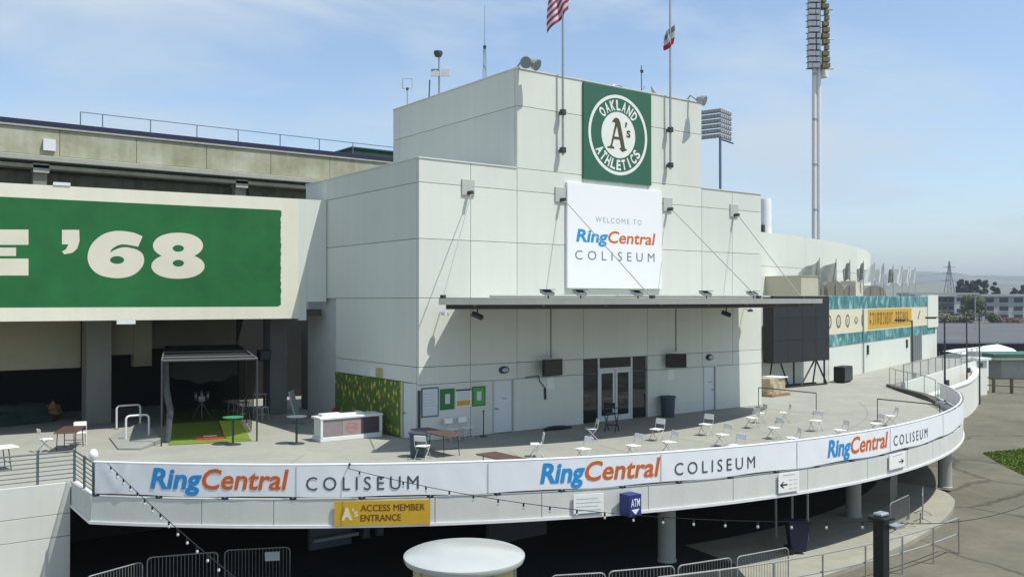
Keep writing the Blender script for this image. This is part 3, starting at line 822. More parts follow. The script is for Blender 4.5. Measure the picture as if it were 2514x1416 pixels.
# old-style letter A with s
A1 = [(-0.30,-0.31),(-0.10,-0.31),(-0.10,-0.27),(-0.16,-0.25),(-0.11,-0.10),(0.06,-0.10),(0.10,-0.26),(0.05,-0.29),(0.14,-0.36),(0.29,-0.30),(0.22,-0.27),(0.08,0.28),(0.03,0.36),(-0.06,0.37),(-0.12,0.33),(-0.17,0.26),(-0.12,0.27),(-0.07,0.25),(-0.20,-0.22),(-0.24,-0.27),(-0.30,-0.27)]
A1 = [(x*1.0-0.03, y) for x, y in A1]
hole = [(-0.13,-0.04),(0.01,-0.04),(-0.05,0.19)]
def lf2(x, y): return lf(x, y, 0.010)
obj('emblem', fill2d([A1, hole], lf2), LOGODARK, lg)
letters('emblem', "s", LOGODARK, lg, lambda u, v: lf2(0.235+0.12*u, -0.02+0.22*v), bold=0.02)
obj('emblem', fill2d([[(0.20,0.30),(0.26,0.30),(0.23,0.19),(0.19,0.18)]], lf2), LOGODARK, lg)
# welcome sign
wy = MY - 0.13
wa, wb = at_y(1393, 580, wy), at_y(1625, 580, wy)
wz1 = at_y(1393, 446, wy).z; wz0 = at_y(1393, 707, wy).z
wsn = thing('welcome_sign', 'tall white welcome sign above the canopy with blue, orange and grey lettering', 'sign', ((wa.x+wb.x)/2, wy, wz0))
obj('board', box(wa.x, wb.x, wy, MY-0.002, wz0, wz1, 0.01), mat('sign_white', (0.83, 0.84, 0.84), 0.5, 0.02, 1), wsn)
def wf(u, v): return Vector((wa.x+(wb.x-wa.x)*u, wy-0.004, wz0+(wz1-wz0)*v))
letters('letter', 'WELCOME TO', mat('print_mid_grey', (0.36, 0.39, 0.40), 0.5, 0.05, 3), wsn, lambda u, v: wf(0.28+0.49*u, 0.638+0.05*v), spacing=1.35)
letters('letter', 'Ring', BLUE, wsn, lambda u, v: wf(0.085+0.325*u, 0.445+0.112*v), bold=0.032, shear=0.15)
letters('letter', 'Central', ORANGE, wsn, lambda u, v: wf(0.41+0.515*u, 0.445+0.112*v), bold=0.018, shear=0.15)
letters('letter', 'COLISEUM', mat('print_dark_grey', (0.16, 0.18, 0.19), 0.5, 0.05, 3), wsn, lambda u, v: wf(0.075+0.84*u, 0.272+0.086*v), spacing=1.7)

# painted year sign wall
PS0 = Vector((17.70, 37.8, 0)); PSD = Vector((-0.9915, 0.1303, 0)); PSN = Vector((-0.1303, -0.9915, 0))
def ps(s, z, off=0.0): return PS0 + PSD*s + PSN*off + Vector((0, 0, z))
def ps_px(px, py, off=0.0):
    p = at_plane(px, py, PS0 + PSN*off, PSN); return (p-PS0).dot(PSD), p.z
yw = thing('painted_sign_wall', 'long cream concrete wall painted with a green panel and the cream year numerals', 'wall', ps(6, 7.37))
def ps_box(s0, s1, z0, z1, o0, o1):
    bm = bmesh.new(); c = ps((s0+s1)/2, (z0+z1)/2, (o0+o1)/2)
    add_obox(bm, c, PSD, PSN, (0,0,1), abs(s1-s0)/2, abs(o1-o0)/2, abs(z1-z0)/2); return bm
zt, zb = 12.66, 7.36
obj('wall', ps_box(1.30, 20, zb, zt, -0.5, 0.0), CREAM, yw)
obj('end_panel', ps_box(0.95, 1.30, zb-0.08, zt+0.002, -0.5, 0.002), WHITE, yw)
obj('link_panel', ps_box(0.02, 0.95, 8.1, zt, -0.5, -0.05), WHITE, yw)
gr_s0, gr_z1 = ps_px(690, 516); _, gr_z0 = ps_px(690, 752)
gl = []
rj = random.Random(3)
for i in range(40): gl.append((gr_s0 + rj.uniform(-0.025, 0.025), gr_z0+0.1 + (gr_z1-gr_z0-0.13)*i/39))
gp = [(18, gr_z0), (gr_s0+0.12, gr_z0), (gr_s0+0.03, gr_z0+0.05)] + gl + [(gr_s0+0.08, gr_z1), (18, gr_z1)]
obj('green_panel', fill2d([gp], lambda x, y: ps(x, y, 0.006)), SGREEN, yw)
def z2(zx, zy): return ps_px(zx/2.5286, 240+zy/2.5286, 0.012)
def glyph(loops): obj('numeral', fill2d([[z2(*p) for p in lp] for lp in loops], lambda x, y: ps(x, y, 0.012)), LCREAM, yw)
six = [(885,860),(830,838),(760,827),(700,829),(640,848),(590,885),(560,925),(545,975),(548,1020),(570,1062),(610,1095),(660,1112),(730,1120),(800,1110),(850,1085),(885,1045),(895,1005),(885,970),(855,945),(810,932),(770,928),(735,935),(700,950),(685,962),(690,945),(710,928),(745,912),(790,912),(858,925)]
def smooth_loop(P, hard=(), n=4):
    out = []; m = len(P)
    for i in range(m):
        p0, p1, p2, p3 = [Vector(P[(i+k) % m]) for k in (-1, 0, 1, 2)]
        if i in hard: p0 = p1
        if (i+1) % m in hard: p3 = p2
        for k in range(n):
            t = k/n; q = 0.5*((2*p1) + (-p0+p2)*t + (2*p0-5*p1+4*p2-p3)*t*t + (-p0+3*p1-3*p2+p3)*t**3); out.append((q.x, q.y))
    return out
glyph([smooth_loop(six, (0, 23, 28)), ell(727,1007,44,24)])
eight = []
for i in range(97):
    y = 980.5 - 142.5*math.cos(PI*i/96); w = 0
    for cy_, rx, ry in ((918,155,80),(1045,165,78)):
        k = 1-((y-cy_)/ry)**2
        if k > 0: w = max(w, rx*math.sqrt(k)**0.9)
    eight.append((y, max(w, 2)))
glyph([[(1105-w, y) for y, w in eight] + [(1105+w, y) for y, w in eight[::-1]], ell(1107,935,35,21), ell(1107,1027,35,21)])
glyph([[(385,820),(492,820),(494,890),(480,935),(450,962),(400,972),(385,955),(410,940),(425,910),(385,910)]])
glyph([[(-190,818),(177,818),(177,913),(-70,913),(-70,930),(100,930),(100,982),(-70,982),(-70,998),(177,998),(177,1103),(-190,1103)]])
for px, py, top in ((152, 453, True), (310, 787, False)):
    s_, z_ = ps_px(px, py)
    obj('vent_cap', ps_box(s_-0.3, s_+0.3, z_-0.05, z_+0.08, -0.4, 0.03) if top else ps_box(s_-0.35, s_+0.35, zb-0.16, zb-0.002, -0.3, 0.0), WPAINT, yw)
# ================================================================ STADIUM BOWL BEHIND THE SIGN WALL
SY = 61.3
def sp(px, py, y=SY): return at_y(px, py, y)
sb = thing('stadium_bowl', 'weathered concrete upper ring of the stadium with a navy rim behind the painted wall', 'stadium', (15, SY, 8))
def band(name, pl, pr, y0, y1, m, ext=14):
    """horizontal band between two heights, as long as the ring is seen"""
    a, b = sp(0, pl[0]), sp(960, pr[0]); z1 = (a.z+b.z)/2
    c, d = sp(0, pl[1]), sp(960, pr[1]); z0 = (c.z+d.z)/2
    o = obj(name, box(-12, 40, y0, y1, z0, z1, 0.01), m, sb); return z0, z1
zr0, zr1 = band('rim', (290, 304), (384, 394), SY, SY+1.5, RIMBLUE)
zl1 = zr0
band('rim_lip', (304.5, 309), (394.5, 398), SY-0.08, SY+1.4, LEDGE)
zf1 = (sp(0, 309).z + sp(960, 398).z)/2; zf0 = (sp(0, 372).z)
xs = [-12, -4.6, 2.0, 6.4, 10.9, 15.4, 19.9, 24.4, 28.9, 33.4, 40]
for x0, x1 in zip(xs, xs[1:]):
    obj('fascia_panel', box(x0+0.012, x1-0.012, SY+0.02, SY+0.5, zf0, zf1-0.01, 0.02), STAIN, sb)
obj('ledge', box(-12, 40, SY-0.45, SY+0.6, zf0-0.42, zf0-0.08, 0.03), LEDGE, sb)
obj('lower_ledge', box(-12, 40, SY-0.2, SY+0.6, zf0-0.85, zf0-0.60, 0.03), STAIN, sb)
for k in range(3):
    z1 = zf0-1.0-k*0.75
    obj('seating_step', box(-12, 40, SY+0.7+k*0.5, SY+1.6+k*0.5, z1-0.72, z1, 0.02), DCONC, sb)
obj('back_wall', box(-12, 40, SY+2.3, SY+2.6, 3, zf0+0.3), DCONC, sb)
for px, wd in ((100, 0.75), (592, 0.72), (785, 0.6), (-200, 0.75)):
    p = sp(px, 420)
    bm = bmesh.new()
    v = [(p.x-wd/2, SY-0.05), (p.x+wd/2, SY-0.05), (p.x+wd/2, SY+1.2), (p.x-wd/2, SY+1.2)]
    add_prism(bm, v, 4.0, zf0-0.86); 
    for q in bm.verts:
        if q.co.z < 5: q.co.y += 1.0; q.co.x -= 0.55
    co = obj('raker', bm, mat('raker_concrete', (0.30, 0.295, 0.235), 0.85, 0.2, 1.0, streak=0.1), sb)
    obj('cap', box(p.x-wd/2-0.06, p.x+wd/2+0.06, SY-0.2, SY-0.052, zf0-1.1, zf0-0.55), LEDGE, co)
p = sp(120, 357); obj('junction_box', box(p.x-0.34, p.x+0.34, SY-0.25, SY-0.002, p.z-0.35, p.z+0.35), WPAINT, sb)
# mottled rock-like spray on the right bay
p = sp(690, 452); obj('sprayed_wall', box(sp(607, 440).x+0.3, sp(770, 440).x-0.2, SY+0.55, SY+0.69, 6, zf0-0.87), mat('sprayed_concrete', (0.17, 0.16, 0.10), 0.95, 0.0, 1.3, col2=(0.07, 0.065, 0.04), bump=1.0, bscale=3), sb)
# roof-edge railing on the rim
rr = thing('rim_railing', 'thin grey-blue pipe railing along the navy stadium rim', 'railing', (20, SY+0.9, zr1))
x_a = sp(205, 300).x
RB = mat('rail_blue_grey', (0.13, 0.19, 0.25), 0.5, 0.1, 3)
obj('top_rail', tube([(x_a, SY+0.9, zr1+0.98), (38, SY+0.9, zr1+0.98)], 0.035, 6), RB, rr)
x = x_a
for px in (205, 260, 379, 494, 596, 700, 797, 880):
    x = sp(px, 320).x
    obj('post', tube([(x, SY+0.9, zr1-0.02), (x, SY+0.9, zr1+0.98)], 0.035, 6), RB, rr)
gx0, gx1 = at_y(866, 360, SY+3).x, at_y(985, 360, SY+3).x
ru = thing('roof_unit', 'dark green rooftop unit behind the stadium rim', 'roof unit', ((gx0+gx1)/2, SY+3, zr1-0.5))
obj('body', box(gx0, gx1, SY+3, SY+6, zr1-0.5, zr1+0.95, 0.03), mat('unit_green', (0.02, 0.06, 0.035), 0.6, 0.2, 1), ru)
obj('lid', box(gx0-0.12, gx1+0.12, SY+2.9, SY+6.1, zr1+0.955, zr1+1.07), mat('unit_green_lid', (0.02, 0.10, 0.07), 0.5, 0.2, 1), ru)

# ================================================================ RECESS UNDER THE PAINTED WALL
rc = thing('concourse_recess', 'shaded concourse recess with square concrete columns under the painted wall', 'concourse', (8, 42, T))
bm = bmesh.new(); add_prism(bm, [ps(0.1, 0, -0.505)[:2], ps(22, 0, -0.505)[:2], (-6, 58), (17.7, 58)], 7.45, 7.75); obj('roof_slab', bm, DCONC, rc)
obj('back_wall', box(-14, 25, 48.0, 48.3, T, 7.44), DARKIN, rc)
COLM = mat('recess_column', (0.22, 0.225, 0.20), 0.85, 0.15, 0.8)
def rcol(px, py, w=1.0):
    p = at_z(px, py, T)
    o = obj('column', box(p.x-w/2, p.x+w/2, p.y, p.y+w, T+0.002, 7.445, 0.02), COLM, rc)
    return p
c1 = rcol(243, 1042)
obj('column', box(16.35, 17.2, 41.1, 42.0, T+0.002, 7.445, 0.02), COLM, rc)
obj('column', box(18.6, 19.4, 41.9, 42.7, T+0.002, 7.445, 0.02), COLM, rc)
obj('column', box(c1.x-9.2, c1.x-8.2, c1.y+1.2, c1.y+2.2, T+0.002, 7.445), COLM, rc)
zb1 = at_y(100, 905, 43.6).z
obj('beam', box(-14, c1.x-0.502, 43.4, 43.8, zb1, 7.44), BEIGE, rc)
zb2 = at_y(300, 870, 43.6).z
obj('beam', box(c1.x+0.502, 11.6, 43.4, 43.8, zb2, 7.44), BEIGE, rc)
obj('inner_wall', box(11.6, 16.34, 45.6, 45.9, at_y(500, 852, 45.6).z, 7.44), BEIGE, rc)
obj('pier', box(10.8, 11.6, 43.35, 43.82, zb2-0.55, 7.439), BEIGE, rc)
p = at_z(800, 1010, T)
obj('blue_door', box(19.6, 21.6, 42.4, 42.5, T+0.01, 5.4), mat('blue_grey_door', (0.075, 0.10, 0.13), 0.6, 0.15, 2), rc)

# ================================================================ RIGHT-HAND CONCOURSE WALL WITH BANNERS
cw_ = thing('concourse_wall', 'long white concourse wall running on past the big screen', 'building', (*wpt(10), T))
def wbox(s0, s1, z0, z1, o0, o1):
    bm = bmesh.new(); c = W1 + WD*((s0+s1)/2) + WN*((o0+o1)/2)
    add_obox(bm, (c.x, c.y, (z0+z1)/2), (WD.x, WD.y, 0), (WN.x, WN.y, 0), (0,0,1), abs(s1-s0)/2, abs(o1-o0)/2, abs(z1-z0)/2); return bm
obj('wall', wbox(0, 32.8, 0.05, 8.45, -0.4, 0.0), WHITE, cw_)
obj('wall', box(38.0, 52.95, 36.0, 36.4, 2.0, 8.45), WHITE, cw_)
obj('end_pier', wbox(28.6, 32.9, 5.6, 8.62, -0.5, 0.12), WHITE, cw_)
obj('roof_deck', prism([(38.2, 36.41), (52.8, 36.41), wpt(32.5, -0.42), wpt(32.5, -9), (60, 46), (38.2, 46)], 7.6, 7.9), LEDGE, cw_)
obj('side_wall', wbox(32.4, 32.85, 0.05, 8.45, -9, -0.41), WHITE, cw_)
TEAL = bpy.data.materials.new('teal_crowd_print'); TEAL.use_nodes = True
n, l = TEAL.node_tree.nodes, TEAL.node_tree.links; b = n['Principled BSDF']; b.inputs['Roughness'].default_value = 0.55
g = n.new('ShaderNodeNewGeometry'); mp = n.new('ShaderNodeMapping'); mp.inputs['Scale'].default_value = (0.9, 0.9, 0.55); l.new(g.outputs['Position'], mp.inputs['Vector'])
nz = n.new('ShaderNodeTexNoise'); nz.inputs['Scale'].default_value = 2.0; nz.inputs['Detail'].default_value = 5; nz.inputs['Distortion'].default_value = 0.8; l.new(mp.outputs['Vector'], nz.inputs['Vector'])
rp = n.new('ShaderNodeValToRGB'); rp.color_ramp.elements[0].position = 0.40; rp.color_ramp.elements[0].color = (0.035, 0.15, 0.155, 1)
rp.color_ramp.elements[1].position = 0.70; rp.color_ramp.elements[1].color = (0.34, 0.52, 0.50, 1)
e = rp.color_ramp.elements.new(0.52); e.color = (0.06, 0.23, 0.23, 1)
l.new(nz.outputs['Fac'], rp.inputs['Fac']); l.new(rp.outputs['Color'], b.inputs['Base Color'])
obj('teal_banner', wbox(-0.5, 28.59, 7.53, 8.44, 0.002, 0.03), TEAL, cw_)
obj('teal_banner', wbox(-0.5, 32.0, 5.03, 5.84, 0.002, 0.03), TEAL, cw_)
cb = obj('cream_banner', wbox(-0.5, 28.59, 5.845, 7.525, 0.002, 0.035), mat('banner_cream', (0.70, 0.64, 0.48), 0.6, 0.06, 1), cw_)
def wf2(x, z, d=0.045): p = W1 + WD*x + WN*d; return Vector((p.x, p.y, z))
def w_s(px):
    lo, hi = -2.0, 40.0
    for _ in range(40):
        m_ = (lo+hi)/2
        if project(wf2(m_, 6.7))[0] < px: lo = m_
        else: hi = m_
    return (lo+hi)/2
ya, yb = w_s(2131), w_s(2238)
yp = obj('yellow_panel', fill2d([[(ya, 5.95), (yb, 5.95), (yb, 7.45), (ya, 7.45)]], lambda x, y: wf2(x, y, 0.042)), YELLOW, cb)
rq = random.Random(12); x = ya + 0.5; kq = 0
while x < yb - 1.6:                                     # blurred tall characters: broken strokes
    w_ = rq.uniform(0.28, 0.5)
    for (a0, a1, b0, b1) in ((0, 0.25, 0, 1), (0.7, 1, 0.1, 0.95), (0, 1, 0.8, 1), (0.1, 0.9, rq.choice((0, 0.4)), rq.choice((0.15, 0.55)))):
        if rq.random() < 0.8:
            z0_, z1_ = 6.25 + 0.95*min(b0, b1), 6.25 + 0.95*max(b0, b1, min(b0, b1)+0.15)
            obj('print_stroke', fill2d([[(x+w_*a0, z0_), (x+w_*a1, z0_), (x+w_*a1, z1_), (x+w_*a0, z1_)]], lambda u, v: wf2(u, v, 0.048+0.0015*(kq % 5))), BROWNTXT, cw_); kq += 1
    x += w_ + rq.uniform(0.22, 0.4)
    if rq.random() < 0.16: x += 0.6
for px, rx, rz in ((2036, 0.33, 0.62), (2059, 0.36, 0.62), (2081, 0.33, 0.62), (2102, 0.28, 0.34), (2118, 0.24, 0.55)):
    s_ = w_s(px)
    obj('round_emblem', fill2d([ell(s_, 6.7, rx*1.5, rz*0.75), ell(s_, 6.72, rx*0.95, rz*0.5)], lambda u, v: wf2(u, v, 0.042)), mat('emblem_brown', (0.16, 0.15, 0.11), 0.6, 0.2, 4), cw_)
    obj('emblem_core', fill2d([ell(s_, 6.7, rx*0.45, rz*0.3)], lambda u, v: wf2(u, v, 0.046)), mat('emblem_core', (0.42, 0.42, 0.34), 0.6, 0.2, 4), cw_)
s_ = w_s(2256); obj('emblem_tick', fill2d([[(s_-0.5, 6.5), (s_-0.2, 6.4), (s_+0.6, 7.2), (s_+0.35, 7.25)]], lambda u, v: wf2(u, v, 0.042)), MATS['emblem_brown'], cw_)
s0, s1 = w_s(2236), w_s(2263)
dr = obj('shutter_door', wbox(s0, s1, T+0.01, 5.0, 0.002, 0.05), mat('grey_shutter', (0.17, 0.185, 0.18), 0.6, 0.15, 1.5), cw_)
for k in range(6):
    ss = s0 + (s1-s0)*(k+0.5)/6; obj('rib', wbox(ss-0.03, ss+0.03, T+0.02, 4.99, 0.052, 0.085), METAL, dr)
s_ = w_s(2118); obj('downpipe', tube([wf2(s_, T+0.02, 0.1), wf2(s_, 7.5, 0.1)], 0.05, 8), METAL, cw_)
for px in (2130, 2226):
    s_ = w_s(px); obj('alarm_box', wbox(s_-0.12, s_+0.12, 4.1, 4.8, 0.001, 0.12), DMETAL, cw_)

# taller curved stadium wall behind it
uw = thing('curved_stadium_wall', 'tall smooth white curved stadium wall behind the row of flags', 'building', (60, 43, 7.9))
UPTS = [(46.0, 38.9), (51.6, 40.0), (55.6, 40.8), (59.9, 41.95), (65.0, 43.5), (70.4, 45.5), (76.0, 48.0), (81.0, 50.5), (85.2, 52.9)]
def catmull(P, n):
    out = []
    for i in range(len(P)-1):
        p0, p1, p2, p3 = (Vector(P[max(0, i-1)]), Vector(P[i]), Vector(P[i+1]), Vector(P[min(len(P)-1, i+2)]))
        for k in range(n):
            t = k/n
            out.append(0.5*((2*p1) + (-p0+p2)*t + (2*p0-5*p1+4*p2-p3)*t*t + (-p0+3*p1-3*p2+p3)*t**3))
    out.append(Vector(P[-1])); return out
US = catmull(UPTS, 5)
for z0, z1 in ((7.0, 10.5), (10.5, 12.85)):
    for a, b in ((0, 13), (13, 27), (27, len(US)-1)):
        seg = US[a:b+1]
        bm = bmesh.new()
        fr = [(q.x, q.y) for q in seg]; bk = [(q.x-0.15, q.y+0.5) for q in seg[::-1]]
        fr[0] = (fr[0][0]+0.01, fr[0][1])
        add_prism(bm, fr+bk, z0+0.012, z1-0.012); obj('panel', bm, WHITE, uw, smooth=True)
e0 = US[-1]
obj('end_wall', prism([(e0.x-0.16, e0.y+0.52), (e0.x+0.02, e0.y+0.02), (e0.x-2, e0.y+9), (e0.x-2.3, e0.y+9)], 0.1, 12.83), WHITE, uw)
fl = thing('roof_flue', 'round white flue rising behind the curved wall beside the entrance building', 'flue', (53.3, 41.3, 7.0))
obj('pipe', lathe([(0.40, 0.0), (0.40, 8.25), (0.36, 8.38), (0.0, 8.42)], 24, (53.3, 41.3, 7.0)), WPAINT, fl, smooth=True)
obj('bracket', box(52.75, 52.95, 41.1, 41.5, 12.7, 13.5), DMETAL, fl)
# flags along the roof deck
flagx = (2012, 2053, 2087, 2120, 2148, 2170, 2193, 2215, 2232, 2247); ftop = (632, 635, 637, 640, 645, 646, 649, 652, 654, 656)
FLW = mat('flag_white', (0.72, 0.73, 0.70), 0.7, 0.1, 2); FLG = mat('flag_grey', (0.36, 0.38, 0.34), 0.7, 0.15, 2)
fdesc = ['olive-grey drooping', 'wide olive-grey slanting', 'narrow furled grey', 'thin grey', 'broad white', 'half-furled white', 'furled grey', 'white billowing', 'plain white', 'small white']
for k, (px, py) in enumerate(zip(flagx, ftop)):
    lo, hi = -4.0, 40.0
    for _ in range(40):
        m_ = (lo+hi)/2
        if project(wf2(m_, 9, -1.2))[0] < px: lo = m_
        else: hi = m_
    b0 = wf2(lo, 7.9, -1.2); d = ray(px, py); tt = (Vector((b0.x, b0.y, 0)) - CAM).dot(Vector((FW.x, FW.y, 0)))/Vector((d.x, d.y, 0)).dot(Vector((FW.x, FW.y, 0)))
    zt_ = CAMZ + d.z*tt
    t = thing('roof_flag', fdesc[k] + ' flag on a thin pole above the teal banner' + (' beside the beige box' if k == 0 else ''), 'flag', b0, 0, 'flags above the concourse wall')
    obj('pole', tube([(0,0,0), (0,0,zt_-7.9)], 0.035, 6), METAL, t, local=True)
    H = zt_-7.9; wdt = (1.5, 1.7, 0.55, 0.5, 1.3, 0.75, 0.45, 1.35, 1.0, 0.8)[k]
    bm = bmesh.new(); prev = None
    for i in range(9):
        u = i/8; q = []
        for j in range(7):
            v = j/6
            q.append(bm.verts.new(Vector((-RT.x, -RT.y, 0))*(wdt*u) + Vector((FW.x, FW.y, 0))*(0.12*math.sin(u*9+k+v*2)) + Vector((0,0,H-0.15-1.35*(1-v)*(1-0.25*u)-u*(0.9 if k < 2 else 0.55)-0.08*math.sin(u*7+k)))))
        if prev:
            for j in range(6): bm.faces.new((prev[j], q[j], q[j+1], prev[j+1]))
        prev = q
    obj('cloth', bm, FLG if k in (0, 1, 2, 3, 6) else FLW, t, local=True, smooth=True, fixn=False)
# beige equipment and rounded covers on the roof deck
TAN = mat('tan_cover', (0.17, 0.165, 0.13), 0.8, 0.12, 1)  # tan darkened: the shade on the covers is put into the colour
cb_ = at_d(1967, 690, 60.5)
eb = thing('equipment_box', 'big beige equipment box on the roof beside the canopy end', 'equipment box', (cb_.x+1, cb_.y+1.5, 7.9))
bm = bmesh.new()
bx0, by0 = cb_.x, max(cb_.y, 36.8)
add_prism(bm, [(bx0, by0), (bx0+1.9, by0), (bx0+1.9, by0+3.1), (bx0, by0+3.1)], 7.905, 9.75)
obj('case', bm, mat('beige_case', (0.50, 0.47, 0.36), 0.7, 0.08, 1), eb)
obj('lid', box(bx0-0.04, bx0+1.94, by0-0.04, by0+3.14, 9.752, 9.8), MATS['beige_case'], eb)
for px0, px1, h, lab in ((2066, 2110, 1.5, 'low'), (2100, 2146, 1.75, 'tall'), (2147, 2173, 1.45, 'narrow'), (2192, 2242, 1.5, 'wide')):
    sA, sB = w_s(px0), w_s(px1)
    lA = Vector(wpt(sA, -2.2)); lB = Vector(wpt(sB, -2.2)); ex = (lB-lA); L_ = ex.length; ex.normalize()
    prof = [(0, 0)] + [(L_/2 - L_/2*math.cos(PI*i/12), 0.45*h + 0.55*h*math.sin(PI*i/12)**0.8) for i in range(13)] + [(L_, 0)]
    t = thing('arched_cover', lab + ' grey-tan arched cover standing on the roof behind the teal banner', 'cover', (lA.x, lA.y, 7.9), 0, 'arched covers on the roof')
    bm = bmesh.new(); nn = Vector((-ex.y, ex.x))
    A_ = [bm.verts.new((ex.x*u, ex.y*u, v+0.005)) for u, v in prof]; B_ = [bm.verts.new((ex.x*u+nn.x*1.2, ex.y*u+nn.y*1.2, v+0.005)) for u, v in prof]
    bm.faces.new(A_); bm.faces.new(B_[::-1])
    for i in range(len(A_)): bm.faces.new((A_[i], A_[(i+1)%len(A_)], B_[(i+1)%len(A_)], B_[i]))
    obj('shell', bm, TAN, t, local=True)
    bm = bmesh.new(); add_obox(bm, (ex.x*L_/2, ex.y*L_/2, 0.05), (ex.x, ex.y, 0), (nn.x, nn.y, 0), (0,0,1), L_/2+0.06, 0.06, 0.06)
    obj('rail', bm, DMETAL, t, local=True)
sA, sB = w_s(2173), w_s(2191)
t = tag(obj('vent_hood', wbox(sA, sB, 7.905, 9.7, -3.4, -2.2), mat('pale_vent', (0.6, 0.57, 0.47), 0.7, 0.15, 2)), 'pale boxy vent between the arched covers on the roof', 'vent')

# ================================================================ BIG SCREEN
sL, sR = at_y(1898, 800, 34.45), at_y(2035, 800, 34.45)
ss_ = thing('big_screen', 'big blank black video screen on a dark steel stand beside the entrance building', 'screen', ((sL.x+sR.x)/2, 34.6, T))
zs0, zs1 = 4.35, 8.42
obj('case', box(sL.x, sR.x, 34.46, 35.2, zs0, zs1), BLACK, ss_)
for i in range(4):
    for j in range(3):
        w_ = (sR.x-sL.x)/4; h_ = (zs1-zs0)/3
        obj('display_module', box(sL.x+w_*i+0.008, sL.x+w_*(i+1)-0.008, 34.42, 34.459, zs0+h_*j+0.008, zs0+h_*(j+1)-0.008), SCREEN, ss_)
FR = [(sL.x+0.9, sL.x+1.7), (sL.x+2.2, sL.x+2.2), (sL.x+4.3, sL.x+2.9), (sL.x+4.5, sL.x+5.6), (sR.x-0.3, sR.x-0.3)]
for a, b_ in FR: obj('leg', tube([(a, 34.6, zs0+0.01), (b_, 34.6, T+0.03)], 0.07, 4), BLACK, ss_)
obj('foot_beam', box(sL.x+1.3, sR.x-0.1, 34.5, 34.7, T+0.003, T+0.09), BLACK, ss_)
obj('rear_beam', box(sL.x+0.6, sR.x-0.1, 35.3, 35.5, T+0.003, T+0.09), BLACK, ss_)
for a in (sL.x+0.8, sR.x-0.35): obj('rear_leg', tube([(a, 35.15, zs0+0.01), (a, 35.4, T+0.09)], 0.06, 4), BLACK, ss_)
# speaker-like black box beside the stand
p = at_z(2030, 938, T)
t = thing('equipment_case', 'black equipment case on the floor by the white concourse wall', 'case', (p.x+0.9, p.y-0.6, T), 0.28)
obj('body', box(-0.85, 0.85, -0.35, 0.35, 0.08, 1.05, 0.03), BLACK, t, local=True)
obj('grille', box(-0.8, 0.8, -0.38, -0.352, 0.14, 0.98), DMETAL, t, local=True)
for x_ in (-0.7, 0.7): obj('caster', tube([(x_, -0.25, 0.045), (x_, 0.25, 0.045)], 0.044, 8), BLACK, t, local=True)
# covered crate with tarpaulin
p = at_z(1902, 972, T)
t = thing('covered_crate', 'beige covered crate with a white lid on a wooden pallet beside the entrance building', 'crate', (p.x+0.2, p.y+0.4, T), 0.1)
obj('pallet', box(-0.95, 0.95, -0.65, 0.65, 0.002, 0.14), mat('pallet_wood', (0.3, 0.22, 0.12), 0.85, 0.3, 4), t, local=True)
bm = bmesh.new()
ring = 28; prev = None
for j in range(7):
    z = 0.142 + 0.85*j/6; q = []
    for k in range(ring):
        a = 2*PI*k/ring; c_, s__ = math.cos(a), math.sin(a); m_ = max(abs(c_), abs(s__))**0.8
        r_ = 1 + 0.05*math.sin(a*9+j) - 0.06*(j/6)
        q.append(bm.verts.new((0.8*c_/m_*r_, 0.55*s__/m_*r_, z)))
    if prev:
        for k in range(ring): bm.faces.new((prev[k], prev[(k+1)%ring], q[(k+1)%ring], q[k]))
    else: bm.faces.new(q[::-1])
    prev = q
bm.faces.new(prev)
obj('cover', bm, mat('beige_tarp', (0.46, 0.38, 0.26), 0.8, 0.2, 3), t, local=True)
obj('lid', box(-0.1, 0.85, -0.6, 0.5, 0.995, 1.05, 0.02), WPLASTIC, t, local=True)
def heap(name, label, cat, loc, rx, ry, h, m, seed, floor=None):
    rnd = random.Random(seed); bm = bmesh.new()
    bmesh.ops.create_icosphere(bm, subdivisions=3, radius=1)
    ph = [rnd.uniform(0, 6) for _ in range(6)]
    for v in bm.verts:
        a = math.atan2(v.co.y, v.co.x); k = 1 + 0.12*math.sin(3*a+ph[0]) + 0.08*math.sin(5*a+ph[1]) + 0.10*math.sin(7*v.co.z*2+ph[2]+2*a)
        v.co = Vector((v.co.x*rx*k, v.co.y*ry*k, max(0, v.co.z)*h*(k+0.1*math.sin(4*a+ph[3]))))
    bmesh.ops.remove_doubles(bm, verts=bm.verts[:], dist=0.0005)
    o = obj(name, bm, m, smooth=True); o.location = loc
    return tag(o, label, cat)
heap('tarpaulin', 'teal tarpaulin heaped on the beige crate beside the screen stand', 'tarpaulin', (p.x-0.2, p.y+1.6, T+0.003), 0.9, 0.55, 1.95, mat('teal_tarp', (0.03, 0.17, 0.13), 0.6, 0.4, 2), 5)
# ================================================================ ROOF EQUIPMENT, FLAG POLES
# flag poles clamped to the front wall
def flag_pole(px, pyb, brk, ztop, lab):
    b0 = at_y(px, pyb, MY-0.24)
    t = thing('flag_pole', lab, 'flag pole', (b0.x, b0.y, b0.z))
    obj('pole', tube([(b0.x, b0.y, b0.z-0.15), (b0.x, b0.y, ztop)], 0.055, 8, r2=0.04), METAL, t, smooth=True)
    for py in brk:
        z = at_y(px, py, MY-0.3).z
        o = obj('clamp', box(b0.x-0.11, b0.x+0.11, MY-0.35, MY-0.13, z-0.12, z+0.12, 0.02), DMETAL, t)
        obj('arm', box(b0.x-0.04, b0.x+0.04, MY-0.128, MY-0.001, z-0.05, z+0.05), DMETAL, o)
    return b0
fp1 = flag_pole(1382, 372, (275, 368), 27.5, 'tall flag pole clamped to the upper wall carrying the striped flag')
fp2 = flag_pole(1646, 408, (318, 405), 27.0, 'tall flag pole clamped to the upper wall carrying the red and white flag')
